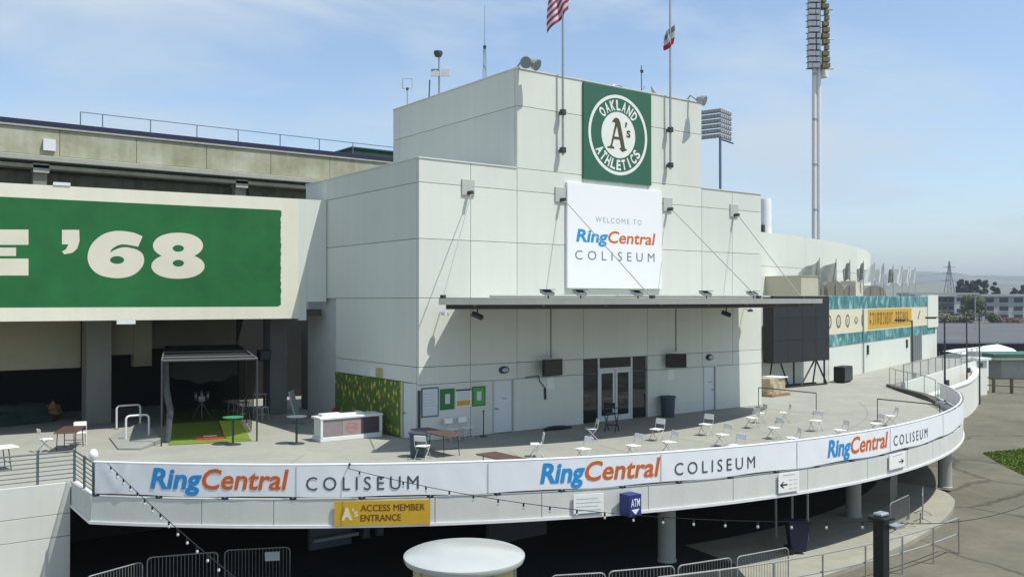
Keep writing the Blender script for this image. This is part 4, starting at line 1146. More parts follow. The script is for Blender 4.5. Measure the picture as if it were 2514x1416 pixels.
def hung_flag(name, lab, base, ztop, hoist, fly, drop, stripes, mats, seed):
    t = thing(name, lab, 'flag', (base.x, base.y-0.06, ztop-hoist))
    rnd = random.Random(seed); bm = bmesh.new(); nu = 16; nvv = stripes; G_ = []
    for i in range(nu+1):
        u = i/nu; row = []
        for j in range(nvv*2+1):
            v = j/(nvv*2)
            fold = 0.10*math.sin(u*11 + v*2.2 + seed)*min(1, u*3)
            x = 0.18*fly - fly*u*0.95 + 0.05*math.sin(u*8+v*4)
            z = -hoist*v*(1-0.18*u) - drop*u
            row.append(bm.verts.new((0.05+x*RT.x*1.0 + fold*FW.x, -0.03 + x*RT.y*1.0 + fold*FW.y, hoist+z)))
        G_.append(row)
    for i in range(nu):
        for j in range(nvv*2):
            f = bm.faces.new((G_[i][j], G_[i+1][j], G_[i+1][j+1], G_[i][j+1])); f.material_index = (j//2) % len(mats) if stripes > 3 else min(len(mats)-1, (j//2))
    obj('cloth', bm, mats, t, local=True, smooth=True, fixn=False)
FRED = mat('flag_red', (0.30, 0.035, 0.07), 0.7, 0.1, 3); FWH = mat('flag_cloth_white', (0.66, 0.60, 0.66), 0.7, 0.08, 3)
pz = at_y(1382, 82, fp1.y).z
hung_flag('striped_flag', 'drooping red and white striped flag on the flag pole', fp1, pz+3.3, 2.3, 0.95, 1.4, 13, [FRED, FWH], 1)
pz = at_y(1646, 140, fp2.y).z
hung_flag('state_flag', 'drooping white flag with a red lower edge on the flag pole', fp2, pz+1.55, 0.95, 0.52, 0.55, 3, [mat('flag_dull', (0.22, 0.26, 0.27), 0.7, 0.2, 3), FWH, mat('flag_bright_red', (0.42, 0.03, 0.05), 0.7, 0.1, 3)], 4)
# floodlights reaching over the parapet
def parapet_lamp(px, py, heads, lab, edge):
    p = at_y(px, py, MY-0.75)
    t = thing('parapet_floodlight', lab, 'floodlight', (p.x, MY+0.1, UTOP))
    obj('arm', tube([(p.x-0.25, MY+0.12, UTOP+0.03), (p.x-0.2, MY-0.1, UTOP+0.25), (p.x, MY-0.55, p.z-0.08)], 0.05, 8), METAL, t)
    for dx, dirv in heads:
        d = Vector(dirv).normalized(); c = Vector((p.x+dx, MY-0.62, p.z+0.02))
        bm = bmesh.new(); add_tube(bm, [c-d*0.26, c-d*0.05, c+d*0.16, c+d*0.17], 0.12, 14)
        for i, v in enumerate(bm.verts):
            k = i//14
            if k < 4:
                ax_ = (v.co-c).dot(d); rad = (v.co-c) - d*ax_
                v.co = c + d*ax_ + rad*((0.9, 1.7, 2.1, 2.0)[k] if k < 4 else 1)
        obj('head', bm, METAL, t, smooth=True)
        obj('lens', tube([c+d*0.172, c+d*0.178], 0.21, 14), mat('lamp_lens', (0.25, 0.3, 0.32), 0.2, 0.1, 5), t)
parapet_lamp(1312, 156, ((-0.28, (-0.8, -0.6, -0.25)), (0.10, (0.3, -0.9, -0.5))), 'twin floodlight reaching over the parapet corner of the upper block', UX0)
parapet_lamp(1728, 246, ((0.0, (0.35, -0.9, -0.35)),), 'single floodlight reaching over the parapet near the stadium light bank', UX1)
# masts and antennas
def roof_pt(px, py, x=22.95): return at_x(px, py, x)
b = roof_pt(1000, 250); h = roof_pt(1000, 195).z
t = thing('loop_antenna', 'thin mast with a square loop antenna on the roof edge', 'antenna', (b.x, b.y, UTOP-0.06))
obj('mast', tube([(b.x, b.y, UTOP-0.06), (b.x, b.y, h-0.45)], 0.03, 6), METAL, t)
rv = Vector((RT.x, RT.y, 0)); c = Vector((b.x, b.y, h-0.22)); w_ = 0.24
obj('loop', tube([c-rv*w_-Vector((0,0,w_)), c-rv*w_+Vector((0,0,w_)), c+rv*w_+Vector((0,0,w_)), c+rv*w_-Vector((0,0,w_)), c-rv*w_-Vector((0,0,w_))], 0.025, 6), METAL, t)
obj('clamp', box(b.x-0.05, b.x+0.05, b.y-0.05, b.y+0.05, h-0.55, h-0.43), DMETAL, t)
b = roof_pt(1078, 232); zt_ = roof_pt(1078, 128).z
t = thing('instrument_mast', 'roof mast with a round lamp on top and tilted pale panel halfway', 'mast', (b.x, b.y, UTOP-0.06))
obj('mast', tube([(b.x, b.y, UTOP-0.06), (b.x, b.y, zt_-0.1)], 0.045, 8), METAL, t)
obj('lamp', lathe([(0.0, -0.2), (0.15, -0.16), (0.22, 0.0), (0.2, 0.1), (0, 0.12)], 14, (b.x-0.05, b.y, zt_-0.08)), DMETAL, t, smooth=True)
zp = roof_pt(1078, 180).z
for sgn in (-1, 1):
    bm = bmesh.new(); add_obox(bm, Vector((b.x, b.y-0.1, zp)) + rv*(0.24*sgn), rv, Vector((-rv.y*0.6, rv.x*0.6, 0.8)).normalized(), Vector((rv.y*0.8, -rv.x*0.8, 0.6)).normalized(), 0.2, 0.26, 0.015); obj('panel', bm, mat('instrument_panel', (0.30, 0.31, 0.30), 0.6, 0.1, 4), t)
obj('antenna', tube([(b.x-0.35, b.y+0.35, UTOP-0.05), (b.x-0.32, b.y+0.33, UTOP+0.95)], 0.035, 6), RB, t)
b = at_d(1190, 190, 62); zt_ = at_d(1190, 12, 62).z; zl = at_d(1190, 120, 62).z
t = thing('lattice_mast', 'slim lattice radio mast with a long whip behind the upper block', 'mast', (b.x, b.y, UTOP-6))
PALE = mat('pale_blue_steel', (0.25, 0.33, 0.42), 0.5, 0.1, 3)
fz = UTOP-6
for k in range(3):
    a = 2*PI*k/3; obj('leg', tube([(b.x+0.34*math.cos(a), b.y+0.34*math.sin(a), fz), (b.x+0.09*math.cos(a), b.y+0.09*math.sin(a), zl)], 0.025, 5), PALE, t)
for k in range(9):
    z = fz + (zl-fz)*k/9; r_ = 0.34-0.25*k/9
    obj('brace', tube([(b.x+r_*math.cos(2*PI*q/3), b.y+r_*math.sin(2*PI*q/3), z+(0.5 if q % 2 else 0)) for q in (0, 1, 2, 3)], 0.016, 4), PALE, t)
obj('whip', tube([(b.x, b.y, zl-0.3), (b.x, b.y, zt_)], 0.03, 6, r2=0.012), PALE, t)
obj('beacon', lathe([(0, -0.12), (0.1, -0.1), (0.12, 0.1), (0, 0.14)], 10, (b.x, b.y, zl+0.1)), DMETAL, t)
# small things on the upper roof behind the badge sign
for px, py, lab, knd in ((1575, 225, 'thin whip aerial on the roof above the badge sign', 'whip'), (1605, 232, 'tilted dish aerial at the roof edge beside the badge sign', 'dish'), (1518, 212, 'small curved roof lamp above the badge sign', 'lamp')):
    p = at_y(px, py, 31.2); t = thing({'whip': 'whip_aerial', 'dish': 'dish_aerial', 'lamp': 'roof_lamp'}[knd], lab, 'aerial' if knd != 'lamp' else 'lamp', (p.x, 31.2, UTOP-0.06))
    if knd == 'whip':
        zt_ = at_y(px, 158, 31.2).z
        obj('rod', tube([(0,0,0), (0,0,zt_-UTOP)], 0.022, 6), DMETAL, t, local=True)
        obj('clip', box(-0.05, 0.09, -0.04, 0.04, zt_-UTOP-0.35, zt_-UTOP-0.22), DMETAL, t, local=True)
        obj('side_arm', tube([(0,0,0.6), (0.18, 0, 0.72), (0.18, 0, 0.8)], 0.02, 5), DMETAL, t, local=True)
    elif knd == 'dish':
        bm = bmesh.new(); add_lathe(bm, [(0, 0), (0.2, 0.02), (0.38, 0.08), (0.5, 0.16), (0.49, 0.17), (0.36, 0.1), (0, 0.03)], 18)
        bmesh.ops.rotate(bm, verts=bm.verts[:], matrix=Matrix.Rotation(0.9, 3, 'X') @ Matrix.Rotation(0.5, 3, 'Y')); bmesh.ops.translate(bm, verts=bm.verts[:], vec=(0, 0, 0.42))
        obj('dish', bm, mat('dish_grey', (0.33, 0.36, 0.34), 0.6, 0.1, 3), t, local=True, smooth=True)
        obj('stand', tube([(0,0,0), (0,0,0.42)], 0.04, 6), DMETAL, t, local=True)
    else:
        obj('arm', tube([(-0.55, 0, 0.0)] + [(-0.55+0.42*(1-math.cos(PI/2*i/5)), 0, 0.1+0.5*math.sin(PI/2*i/5)) for i in range(6)] + [(0.05, 0, 0.58)], 0.025, 6), METAL, t, local=True)
        obj('head', lathe([(0, 0.1), (0.12, 0.05), (0.15, -0.08), (0, -0.1)], 12, (0.12, 0, 0.5)), DMETAL, t, local=True, smooth=True)
        obj('cable_box', box(0.75, 1.0, -0.1, 0.1, 0.1, 0.36), METAL, t, local=True)
# stadium light bank seen past the right edge of the upper block
lbz = 112.0
c0 = at_d(1768, 298, lbz); g0 = at_d(1768, 465, lbz)
t = thing('stadium_light_bank', 'bank of stadium floodlights on a thin pole beyond the upper block', 'stadium lights', (c0.x, c0.y, 0))
obj('pole', tube([(c0.x, c0.y, 0.006), (c0.x, c0.y, c0.z-2)], 0.16, 8), RB, t)
LAMPM = mat('lamp_housing', (0.40, 0.42, 0.40), 0.5, 0.15, 2, metal=0.3)
exl = (rv*0.82 + Vector((FW.x, FW.y, 0))*(-0.57)).normalized(); exr = (rv*0.6 + Vector((FW.x, FW.y, 0))*0.8).normalized()
for r_ in range(6):
    for c_ in range(7):
        q = c0 + exl*(-2.7+0.45*c_) + Vector((0, 0, -1.75 + 0.62*r_))
        bm = bmesh.new(); add_obox(bm, q, exl, Vector((-exl.y, exl.x, 0)), (0,0,1), 0.19, 0.2, 0.2); obj('lamp', bm, LAMPM, t)
    o = obj('cross_arm', tube([c0 + exl*(-2.95) + Vector((0,0,-1.98+0.62*r_)), c0 + exl*0.3 + Vector((0,0,-1.98+0.62*r_))], 0.05, 5), LAMPM, t)
    for c_ in range(5):
        q = c0 + exr*(0.5+0.6*c_) + Vector((0, 0, -1.75 + 0.62*r_))
        bm = bmesh.new(); add_obox(bm, q, exr, Vector((-exr.y, exr.x, 0)), (0,0,1), 0.2, 0.2, 0.19); obj('lamp', bm, LAMPM, t)
    obj('cross_arm', tube([c0 + Vector((0,0,-1.98+0.62*r_)), c0 + exr*3.2 + Vector((0,0,-1.98+0.62*r_))], 0.05, 5), LAMPM, t)
obj('walkway', tube([c0 + exr*0.2 + Vector((0,0,-2.2)), c0 + exr*4.0 + Vector((0,0,-2.2))], 0.1, 4), DMETAL, t)
# tall light tower
tb = at_d(2003, 588, 84); tz = at_d(2016, 168, 84).z
t = thing('light_tower', 'very tall white twin-pipe stadium light tower behind the curved wall', 'light tower', (tb.x, tb.y, 0))
obj('pole', tube([(tb.x-0.2, tb.y+0.1, 0.006), (tb.x+0.05, tb.y+0.1, tz+8.0)], 0.24, 12, r2=0.2), WPAINT, t, smooth=True)
obj('pole', tube([(tb.x+0.28, tb.y-0.1, 0.006), (tb.x+0.42, tb.y-0.1, tz+8.0)], 0.22, 12, r2=0.2), WPAINT, t, smooth=True)
for k in range(7):
    z = 8+k*4.2; obj('tie', box(tb.x-0.3, tb.x+0.5, tb.y-0.12, tb.y+0.12, z, z+0.18), METAL, t)
BRONZE = mat('bronze_lamp', (0.23, 0.20, 0.09), 0.5, 0.25, 2, metal=0.3)
rl_ = random.Random(8)
top = tz+8.5; z = tz+0.2; k = 0
while z < top:
    for sx, sd in ((-0.95, -1), (-0.55, -1), (0.0, 0), (0.85, 1), (1.2, 1)):
        if sd == -1 and not (tz-0.2 < z): continue
        if sd == 1 and rl_.random() < 0.12: continue
        q = Vector((tb.x+0.15, tb.y, z)) + rv*(sx*0.72 + rl_.uniform(-0.06, 0.06)) - Vector((FW.x, FW.y, 0))*0.4
        bm = bmesh.new(); add_obox(bm, q, rv, Vector((-rv.y, rv.x, 0)), (0,0,1), 0.17, 0.26, 0.2); obj('lamp', bm, METAL if sd <= 0 else BRONZE, t)
    obj('bracket', tube([Vector((tb.x, tb.y, z-0.22)) - rv*0.85, Vector((tb.x, tb.y, z-0.22)) + rv*(1.15 if k % 5 else 1.7)], 0.05, 4), METAL if k % 2 else BRONZE, t)
    z += 0.55; k += 1
for q0, q1 in ((-0.4, tz), (0.2, tz)):
    q = Vector((tb.x+0.25, tb.y, tz-1.2)) + rv*0.85
    pass
obj('service_box', box(tb.x+0.55, tb.x+1.35, tb.y-0.5, tb.y+0.3, tz-0.7, tz+0.1), WPAINT, t)

# ================================================================ WALL-MOUNTED THINGS BY THE ENTRANCE
for px0, px1, py0, py1, lab, zz in ((1333, 1383, 882, 922, 'black television on the wall between the service door and the glass doors', 0), (1640, 1683, 868, 902, 'black television on the wall between the glass doors and the bin', 1)):
    a = at_y(px0, (py0+py1)/2, MY-0.5); b = at_y(px1, (py0+py1)/2, MY-0.5); z1 = at_y((px0+px1)/2, py0, MY-0.5).z; z0 = at_y((px0+px1)/2, py1, MY-0.5).z
    t = thing('television', lab, 'television', ((a.x+b.x)/2, MY, z0))
    mid = Vector(((a.x+b.x)/2, MY-0.45, (z0+z1)/2)); w_ = (b.x-a.x)/2; an = (0.12, -0.55)[zz]
    ex = Vector((math.cos(an), math.sin(an), 0)); ny = Vector((-math.sin(an), math.cos(an), 0))
    if zz: w_ *= 0.82
    bm = bmesh.new(); add_obox(bm, mid, ex, ny, (0,0,1), w_, 0.06, (z1-z0)/2); obj('case', bm, BLACK, t)
    bm = bmesh.new(); add_obox(bm, mid - ny*0.064, ex, ny, (0,0,1), w_-0.05, 0.003, (z1-z0)/2-0.05); obj('display', bm, GLASS, t)
    obj('arm', tube([(mid.x, MY-0.001, mid.z), mid + ny*0.05], 0.04, 6), DMETAL, t)
    for k, (dz, hh) in enumerate(((-0.16, 0.14), (-0.42, 0.13))):
        zc = z0 + dz - 0.06; xx = mid.x + (0.25 if not zz else 0.12) + 0.03*k
        nt = tag(obj('wall_notice', box(xx-0.2, xx+0.2, MY-0.012, MY-0.001, zc-hh, zc+hh-0.03), WPLASTIC), ('upper' if k == 0 else 'lower') + ' white paper notice under the television ' + ('beside the service door' if not zz else 'beside the bin'), 'notice')
p = at_y(1330, 925, MY-0.04)
t = thing('hanging_cable', 'loose black cable and plug hanging on the wall below the television', 'cable', (p.x, MY, p.z-1))
obj('cable', tube([at_y(1290, 926, MY-0.02), at_y(1322, 922, MY-0.02), at_y(1325, 935, MY-0.03), at_y(1333, 945, MY-0.03), at_y(1338, 952, MY-0.03)], 0.018, 5), BLACK, t)
obj('plug', tube([at_y(1338, 952, MY-0.04), at_y(1339, 980, MY-0.04)], 0.045, 6), BLACK, t)
for px, py, lab in ((1240, 908, 'oval bulkhead lamp above the service door beside the poster frames'), (1745, 877, 'dark oval bulkhead lamp above the service door beside the bin')):
    p = at_y(px, py, MY-0.1)
    t = thing('bulkhead_lamp', lab, 'lamp', (p.x, MY, p.z))
    bm = lathe([(0, 0), (0.25, 0.0), (0.25, 0.05), (0.2, 0.12), (0, 0.15)], 18, sy=0.6); bmesh.ops.rotate(bm, verts=bm.verts[:], matrix=Matrix.Rotation(PI/2, 3, 'X'))
    obj('body', bm, DMETAL, t, local=True, smooth=True)
    bm = lathe([(0, 0.151), (0.16, 0.13), (0.0, 0.175)], 16, sy=0.55); bmesh.ops.rotate(bm, verts=bm.verts[:], matrix=Matrix.Rotation(PI/2, 3, 'X'))
    obj('glass', bm, METAL, t, local=True, smooth=True)
# framed boards by the corner
BG1 = mat('frame_green', (0.03, 0.17, 0.05), 0.5, 0.1, 4); BG2 = mat('frame_bright_green', (0.07, 0.36, 0.07), 0.5, 0.1, 4)
PAPER = mat('paper_white', (0.62, 0.65, 0.66), 0.6, 0.06, 4)
boards = ((1035, 1077, 951, 1023, 'tall grey-framed whiteboard on the wall beside the corner post', RAILM, PAPER, None), (1081, 1116, 954, 1005, 'dark green framed poster beside the tall whiteboard', BG1, BG1, PAPER), (1119, 1157, 956, 998, 'white poster with a yellow lower band between the two green frames', WPLASTIC, PAPER, None), (1160, 1192, 948, 996, 'bright green framed poster beside the service door', BG1, BG2, PAPER))
for k, (a0, a1, b0, b1, lab, fm, im, cm) in enumerate(boards):
    a, b = at_y(a0, (b0+b1)/2, MY-0.03), at_y(a1, (b0+b1)/2, MY-0.03); z1 = at_y((a0+a1)/2, b0, MY-0.03).z; z0 = at_y((a0+a1)/2, b1, MY-0.03).z
    t = thing('wall_poster', lab, 'poster', ((a.x+b.x)/2, MY, z0), 0, 'boards on the wall by the corner')
    obj('backing', box(a.x, b.x, MY-0.03, MY-0.001, z0, z1), fm, t)
    obj('sheet', box(a.x+0.05, b.x-0.05, MY-0.034, MY-0.0305, z0+0.05, z1-0.05), im, t)
    if cm: obj('inset', box(a.x+(b.x-a.x)*0.33, b.x-(b.x-a.x)*0.33, MY-0.039, MY-0.0345, z0+(z1-z0)*0.28, z1-(z1-z0)*0.25), cm, t)
    if k == 2:
        obj('yellow_band', box(a.x+0.05, b.x-0.05, MY-0.039, MY-0.0345, z0+0.05, z0+(z1-z0)*0.36), YELLOW, t)
        obj('top_clip', box(a.x, b.x, MY-0.05, MY-0.031, z1-0.04, z1+0.02), DMETAL, t)
    if k == 0:
        for q in range(5): obj('pen_line', box(a.x+0.1, b.x-0.15-0.03*(q % 3), MY-0.037, MY-0.0345, z1-0.25-0.11*q, z1-0.235-0.11*q), METAL, t)

# ================================================================ TERRACE FURNITURE
def make_chair(name, label, group, mseat, mframe, loc, rz):
    t = thing(name, label, 'chair', loc, rz, group)
    bm = box(-0.19, 0.21, -0.2, 0.2, 0.425, 0.455, 0.012); obj('seat', bm, mseat, t, local=True)
    bm = bmesh.new(); add_obox(bm, (-0.245, 0, 0.72), (math.cos(0.2), 0, math.sin(0.2)), (0,1,0), (-math.sin(0.2), 0, math.cos(0.2)), 0.012, 0.205, 0.10)
    bmesh.ops.bevel(bm, geom=bm.edges[:], offset=0.008, segments=1, affect='EDGES'); obj('backrest', bm, mseat, t, local=True)
    for s_ in (-1, 1):
        obj('leg', tube([(-0.265, 0.215*s_, 0.80), (-0.20, 0.215*s_, 0.47), (0.22, 0.215*s_, 0.0)], 0.013, 6), mframe, t, local=True)
        obj('leg', tube([(0.14, 0.19*s_, 0.425), (-0.27, 0.19*s_, 0.0)], 0.013, 6), mframe, t, local=True)
    obj('stretcher', tube([(0.17, -0.215, 0.055), (0.17, 0.215, 0.055)], 0.01, 5), mframe, t, local=True)
    obj('stretcher', tube([(-0.22, -0.19, 0.055), (-0.22, 0.19, 0.055)], 0.01, 5), mframe, t, local=True)
    return t
FRAMEW = mat('chair_frame', (0.55, 0.55, 0.52), 0.5, 0.1, 6)
seats = [(1317,1089),(1432,1101),(1555,1093),(1643,1084),(1451,1052),(1612,1053),(1732,1041),(1774,1066),(1846,1025),(1865,1013),(1926,1012),(1900,1049),(1807,1093),(1946,1074),(2002,1032),(2063,1055),(2150,1039),(2187,1020)]
ch0 = None; rc_ = random.Random(21)
for px, py in seats:
    p = at_z(px, py, T+0.44); rz = math.radians(rc_.uniform(150, 215)) - 0.25
    p.z = T+0.004
    if ch0 is None: ch0 = make_chair('folding_chair', 'white folding chair standing apart on the open sunlit terrace', 'white folding chairs across the terrace', WPLASTIC, FRAMEW, p, rz)
    else: dup(ch0, p, rz)
for px, py, rz, lab in ((1108, 1052, -PI/2, 'white folding chair against the wall under the dark green frame'), (1150, 1050, -PI/2, 'white folding chair against the wall under the bright green frame')):
    p = at_z(px, py, T+0.44); dup(ch0, (p.x, MY-0.45, T+0.004), rz+0.1, lab, 'white folding chairs by the wall and tables')
p = at_z(1038, 1094, T+0.44); dup(ch0, (p.x, p.y, T+0.004), 2.2-PI/2, 'white folding chair pulled up beside the brown table and blue bin', 'white folding chairs by the wall and tables')
def make_table(name, lab, loc, rz, L, W, m, h=0.74):
    t = thing(name, lab, 'table', loc, rz, 'brown folding tables')
    obj('top', box(-L/2, L/2, -W/2, W/2, h-0.04, h, 0.012), m, t, local=True)
    for s_ in (-1, 1):
        o = obj('leg', tube([(s_*(L/2-0.3), -W/2+0.08, h-0.041), (s_*(L/2-0.22), -W/2+0.06, 0.0)], 0.016, 6), DMETAL, t, local=True)
        obj('leg', tube([(s_*(L/2-0.3), W/2-0.08, h-0.041), (s_*(L/2-0.22), W/2-0.06, 0.0)], 0.016, 6), DMETAL, t, local=True)
        obj('leg_brace', tube([(s_*(L/2-0.25), -W/2+0.065, 0.25), (s_*(L/2-0.25), W/2-0.065, 0.25)], 0.012, 5), DMETAL, t, local=True)
    return t
make_table('folding_table', 'brown folding table beside the blue bin at the building corner', (17.0, 27.35, T+0.004), PI/2+0.02, 2.35, 0.75, BROWN)
make_table('folding_table', 'low brown folding table close behind the banner railing', (16.05, 22.0, T+0.004), PI/2+0.03, 1.9, 0.75, BROWN, 0.70)
# blue-grey bin at the corner, under the table end
def bin_(name, lab, loc, r, h, m):
    t = thing(name, lab, 'bin', loc)
    obj('body', lathe([(r*0.82, 0.0), (r*0.95, h*0.93)], 18), m, t, local=True, smooth=True)
    obj('rim', lathe([(r*0.94, h*0.931), (r*1.06, h*0.94), (r*1.06, h), (r*0.9, h), (r*0.88, h*0.96)], 18), m, t, local=True, smooth=True)
    for s_ in (-1, 1): obj('handle', tube([(s_*r*1.0, -0.08, h*0.8), (s_*r*1.15, -0.05, h*0.8), (s_*r*1.15, 0.05, h*0.8), (s_*r*1.0, 0.08, h*0.8)], 0.015, 5), m, t, local=True)
    return t
BINM = mat('bin_blue_grey', (0.055, 0.08, 0.105), 0.5, 0.15, 3)
p = at_z(1663, 1026, T); bin_('waste_bin', 'dark blue-grey bin against the wall right of the glass doors', (p.x, MY-0.45, T+0.003), 0.36, 0.95, BINM)
p = at_z(1003, 1108, T); bin_('waste_bin', 'dark blue-grey bin beside the brown table at the building corner', (16.05, 27.0, T+0.003), 0.34, 0.85, BINM)
# tall folding director chair by the doors
p = at_z(1512, 1060, T)
t = thing('director_chair', 'tall black folding director chair in front of the glass doors', 'chair', (p.x, p.y+0.25, T+0.003), 0.5)
for s_ in (-1, 1):
    obj('leg', tube([(-0.26, 0.22*s_, 0), (0.26, 0.22*s_, 0.72)], 0.02, 6), BLACK, t, local=True)
    obj('leg', tube([(0.26, 0.225*s_, 0), (-0.26, 0.225*s_, 0.72)], 0.02, 6), BLACK, t, local=True)
    obj('back_post', tube([(-0.26, 0.22*s_, 0.72), (-0.28, 0.22*s_, 1.2)], 0.018, 6), BLACK, t, local=True)
    obj('arm_rest', box(-0.28, 0.24, 0.2*s_-0.03, 0.2*s_+0.03, 0.95, 0.98), BLACK, t, local=True)
obj('seat', box(-0.25, 0.25, -0.21, 0.21, 0.715, 0.74), BLACK, t, local=True)
obj('back_cloth', box(-0.29, -0.27, -0.22, 0.22, 0.98, 1.2), BLACK, t, local=True)
obj('foot_rest', box(0.1, 0.34, -0.2, 0.2, 0.22, 0.24), BLACK, t, local=True)
p = at_z(1352, 1050, T)
heap('black_bundle', 'flat black cable bundle on the floor against the wall', 'bundle', (p.x, MY-0.45, T+0.003), 0.75, 0.28, 0.13, BLACK, 9)
# floor-standing thin sign post by the chairs
p = at_z(1181, 1070, T)
t = thing('stanchion_post', 'thin dark post on a round base beside the service door', 'stanchion', (p.x, MY-0.35, T+0.003))
obj('base', lathe([(0.16, 0), (0.15, 0.03), (0.03, 0.05)], 16), DMETAL, t, local=True); obj('post', tube([(0,0,0.04), (0,0,0.98)], 0.022, 6), DMETAL, t, local=True)
obj('cap', lathe([(0.04, 0.98), (0.045, 1.02), (0, 1.04)], 10), DMETAL, t, local=True)
# portable rails on the right of the terrace
BRASS = mat('rail_olive', (0.10, 0.095, 0.055), 0.5, 0.15, 4)
for y0, y1, lab in ((25.95, 29.3, 'thin dark portable rail running out from the entrance building corner'), (19.95, 22.8, 'thin dark portable rail reaching to the banner railing')):
    t = thing('portable_rail', lab, 'rail', (37.2, (y0+y1)/2, T))
    for y in (y0, y1):
        po = obj('post', tube([(37.2, y, T+0.003), (37.2, y, T+0.98)], 0.022, 6), BRASS, t)
        obj('foot', box(37.0, 37.4, y-0.12, y+0.12, T+0.0035, T+0.02), BRASS, po)
    obj('top_bar', tube([(37.2, y0, T+0.98), (37.2, y1, T+0.98)], 0.028, 6), BRASS, t)

# ---- left part of the terrace
# white serving counter with posters
t = thing('serving_counter', 'white serving counter with grey and dark poster panels beside the mural', 'counter', (16.0, 32.3, T), -0.02)
L_, Dp, H_ = 2.6, 0.8, 0.92
obj('base', box(-L_/2, L_/2, -Dp/2, Dp/2, 0.003, 0.16, 0.01), WPAINT, t, local=True)
obj('body', box(-L_/2+0.06, L_/2-0.06, -Dp/2+0.04, Dp/2-0.04, 0.162, H_-0.085), WPAINT, t, local=True)
obj('top', box(-L_/2-0.03, L_/2+0.03, -Dp/2-0.03, Dp/2+0.03, H_-0.083, H_, 0.012), WPAINT, t, local=True)
for s_ in (-1, 1): obj('corner_post', box(s_*(L_/2-0.05)-0.045, s_*(L_/2-0.05)+0.045, -Dp/2-0.01, -Dp/2+0.038, 0.163, H_-0.085), WPAINT, t, local=True)
for k, m in enumerate((mat('poster_grey', (0.27, 0.235, 0.235), 0.6, 0.15, 12), mat('poster_pinkgrey', (0.36, 0.28, 0.27), 0.6, 0.1, 9), mat('poster_dark', (0.075, 0.055, 0.065), 0.6, 0.15, 9))):
    x0 = -L_/2+0.12 + k*(L_-0.24)/3; pn = obj('poster', box(x0+0.005, x0+(L_-0.24)/3-0.005, -Dp/2+0.018, -Dp/2+0.039, 0.19, H_-0.11), m, t, local=True)
    if k == 1:
        xm = x0+(L_-0.24)/6
        obj('emblem', fill2d([ell(xm, 0.47, 0.26, 0.2), ell(xm, 0.47, 0.21, 0.155)], lambda u, v: Vector((u, -Dp/2+0.012, v))), mat('emblem_pink', (0.42, 0.2, 0.19), 0.6, 0.1, 9), pn, local=True)
        obj('emblem_band', fill2d([[(xm-0.18, 0.43), (xm+0.18, 0.43), (xm+0.18, 0.52), (xm-0.18, 0.52)]], lambda u, v: Vector((u, -Dp/2+0.011, v))), MATS['emblem_pink'], pn, local=True)
obj('tray', box(-1.1, 0.6, -0.1, 0.3, H_+0.002, H_+0.09), WPAINT, t, local=True)
obj('tray_inset', box(-0.3, 0.35, -0.05, 0.25, H_+0.092, H_+0.1), BLACK, t, local=True)
heap('red_cover', 'red cloth heaped behind the white serving counter', 'cloth', (16.0, 33.45, T+0.003), 0.5, 0.4, 0.95, RED, 11)
# cocktail tables
def cocktail(loc, lab, m):
    t = thing('cocktail_table', lab, 'table', loc)
    obj('base', lathe([(0.3, 0.0), (0.29, 0.02), (0.05, 0.045)], 20), DMETAL, t, local=True)
    obj('stem', tube([(0,0,0.04), (0,0,1.0)], 0.045, 8), DMETAL, t, local=True)
    obj('top', lathe([(0.0, 1.0), (0.36, 1.0), (0.38, 1.015), (0.38, 1.03), (0, 1.035)], 24), m, t, local=True)
p = at_z(728, 1089, T); cocktail((p.x, p.y, T+0.003), 'tall dark round table standing left of the white counter', mat('slate_top', (0.13, 0.16, 0.17), 0.5, 0.1, 3))
p = at_z(572, 1091, T); cocktail((p.x, p.y, T+0.003), 'tall round table with a green top beside the batting cage', mat('green_top', (0.05, 0.28, 0.14), 0.5, 0.15, 3))
# leaning white panel on a stand
p = at_d(728, 1013, 39.2)
t = thing('display_panel', 'tall white panel tilted on a stand near the blue door', 'panel', (p.x, p.y, T+0.003), 0.9)
bm = bmesh.new(); add_obox(bm, (0, 0.1, 0.85), (1,0,0), (0, 0.97, -0.24), (0, 0.24, 0.97), 0.34, 0.03, 0.62); obj('board', bm, mat('panel_grey', (0.36, 0.38, 0.38), 0.6, 0.05, 3), t, local=True)
obj('stand', box(-0.3, 0.3, -0.25, 0.35, 0.0, 0.05), METAL, t, local=True); obj('strut', tube([(0, 0.3, 0.05), (0, 0.12, 0.7)], 0.02, 6), METAL, t, local=True)
# batting cage
cf = Vector((11.25, 34.15, T)); can = -math.atan2(0.28, 0.96)
cg = thing('batting_cage', 'dark netted batting cage over green turf under the painted wall', 'batting cage', cf, can)
CW, CLn, CH = 3.4, 11.0, 3.15
CAGEM = mat('cage_tube', (0.12, 0.125, 0.12), 0.6, 0.15, 4)
obj('turf', box(-1.45, 1.5, 0.1, CLn, 0.004, 0.03), TURF, cg, local=True)
obj('mound', lathe([(0.0, 0.0), (0.62, 0.0), (0.5, 0.05), (0, 0.07)], 24, (0.05, 1.1, 0.03), 1, 0.62), REDCLAY, cg, local=True, smooth=True)
obj('pitching_plate', box(-0.2, 0.3, 1.3, 1.42, 0.085, 0.11), WPLASTIC, cg, local=True)
for x_, y_ in ((-CW/2, 0), (CW/2, 0), (-CW/2, CLn/2), (CW/2, CLn/2), (-CW/2, CLn), (CW/2, CLn)):
    obj('post', tube([(x_, y_, 0.003), (x_, y_, CH)], 0.035, 6), DMETAL, cg, local=True)
for y_ in (0, 1.6, CLn/2, CLn): obj('cross_bar', tube([(-CW/2, y_, CH), (CW/2, y_, CH)], 0.035, 6), CAGEM, cg, local=True)
for x_ in (-CW/2, CW/2): obj('side_bar', tube([(x_, 0, CH), (x_, CLn, CH)], 0.035, 6), CAGEM, cg, local=True)
NET = bpy.data.materials.new('black_netting'); NET.use_nodes = True
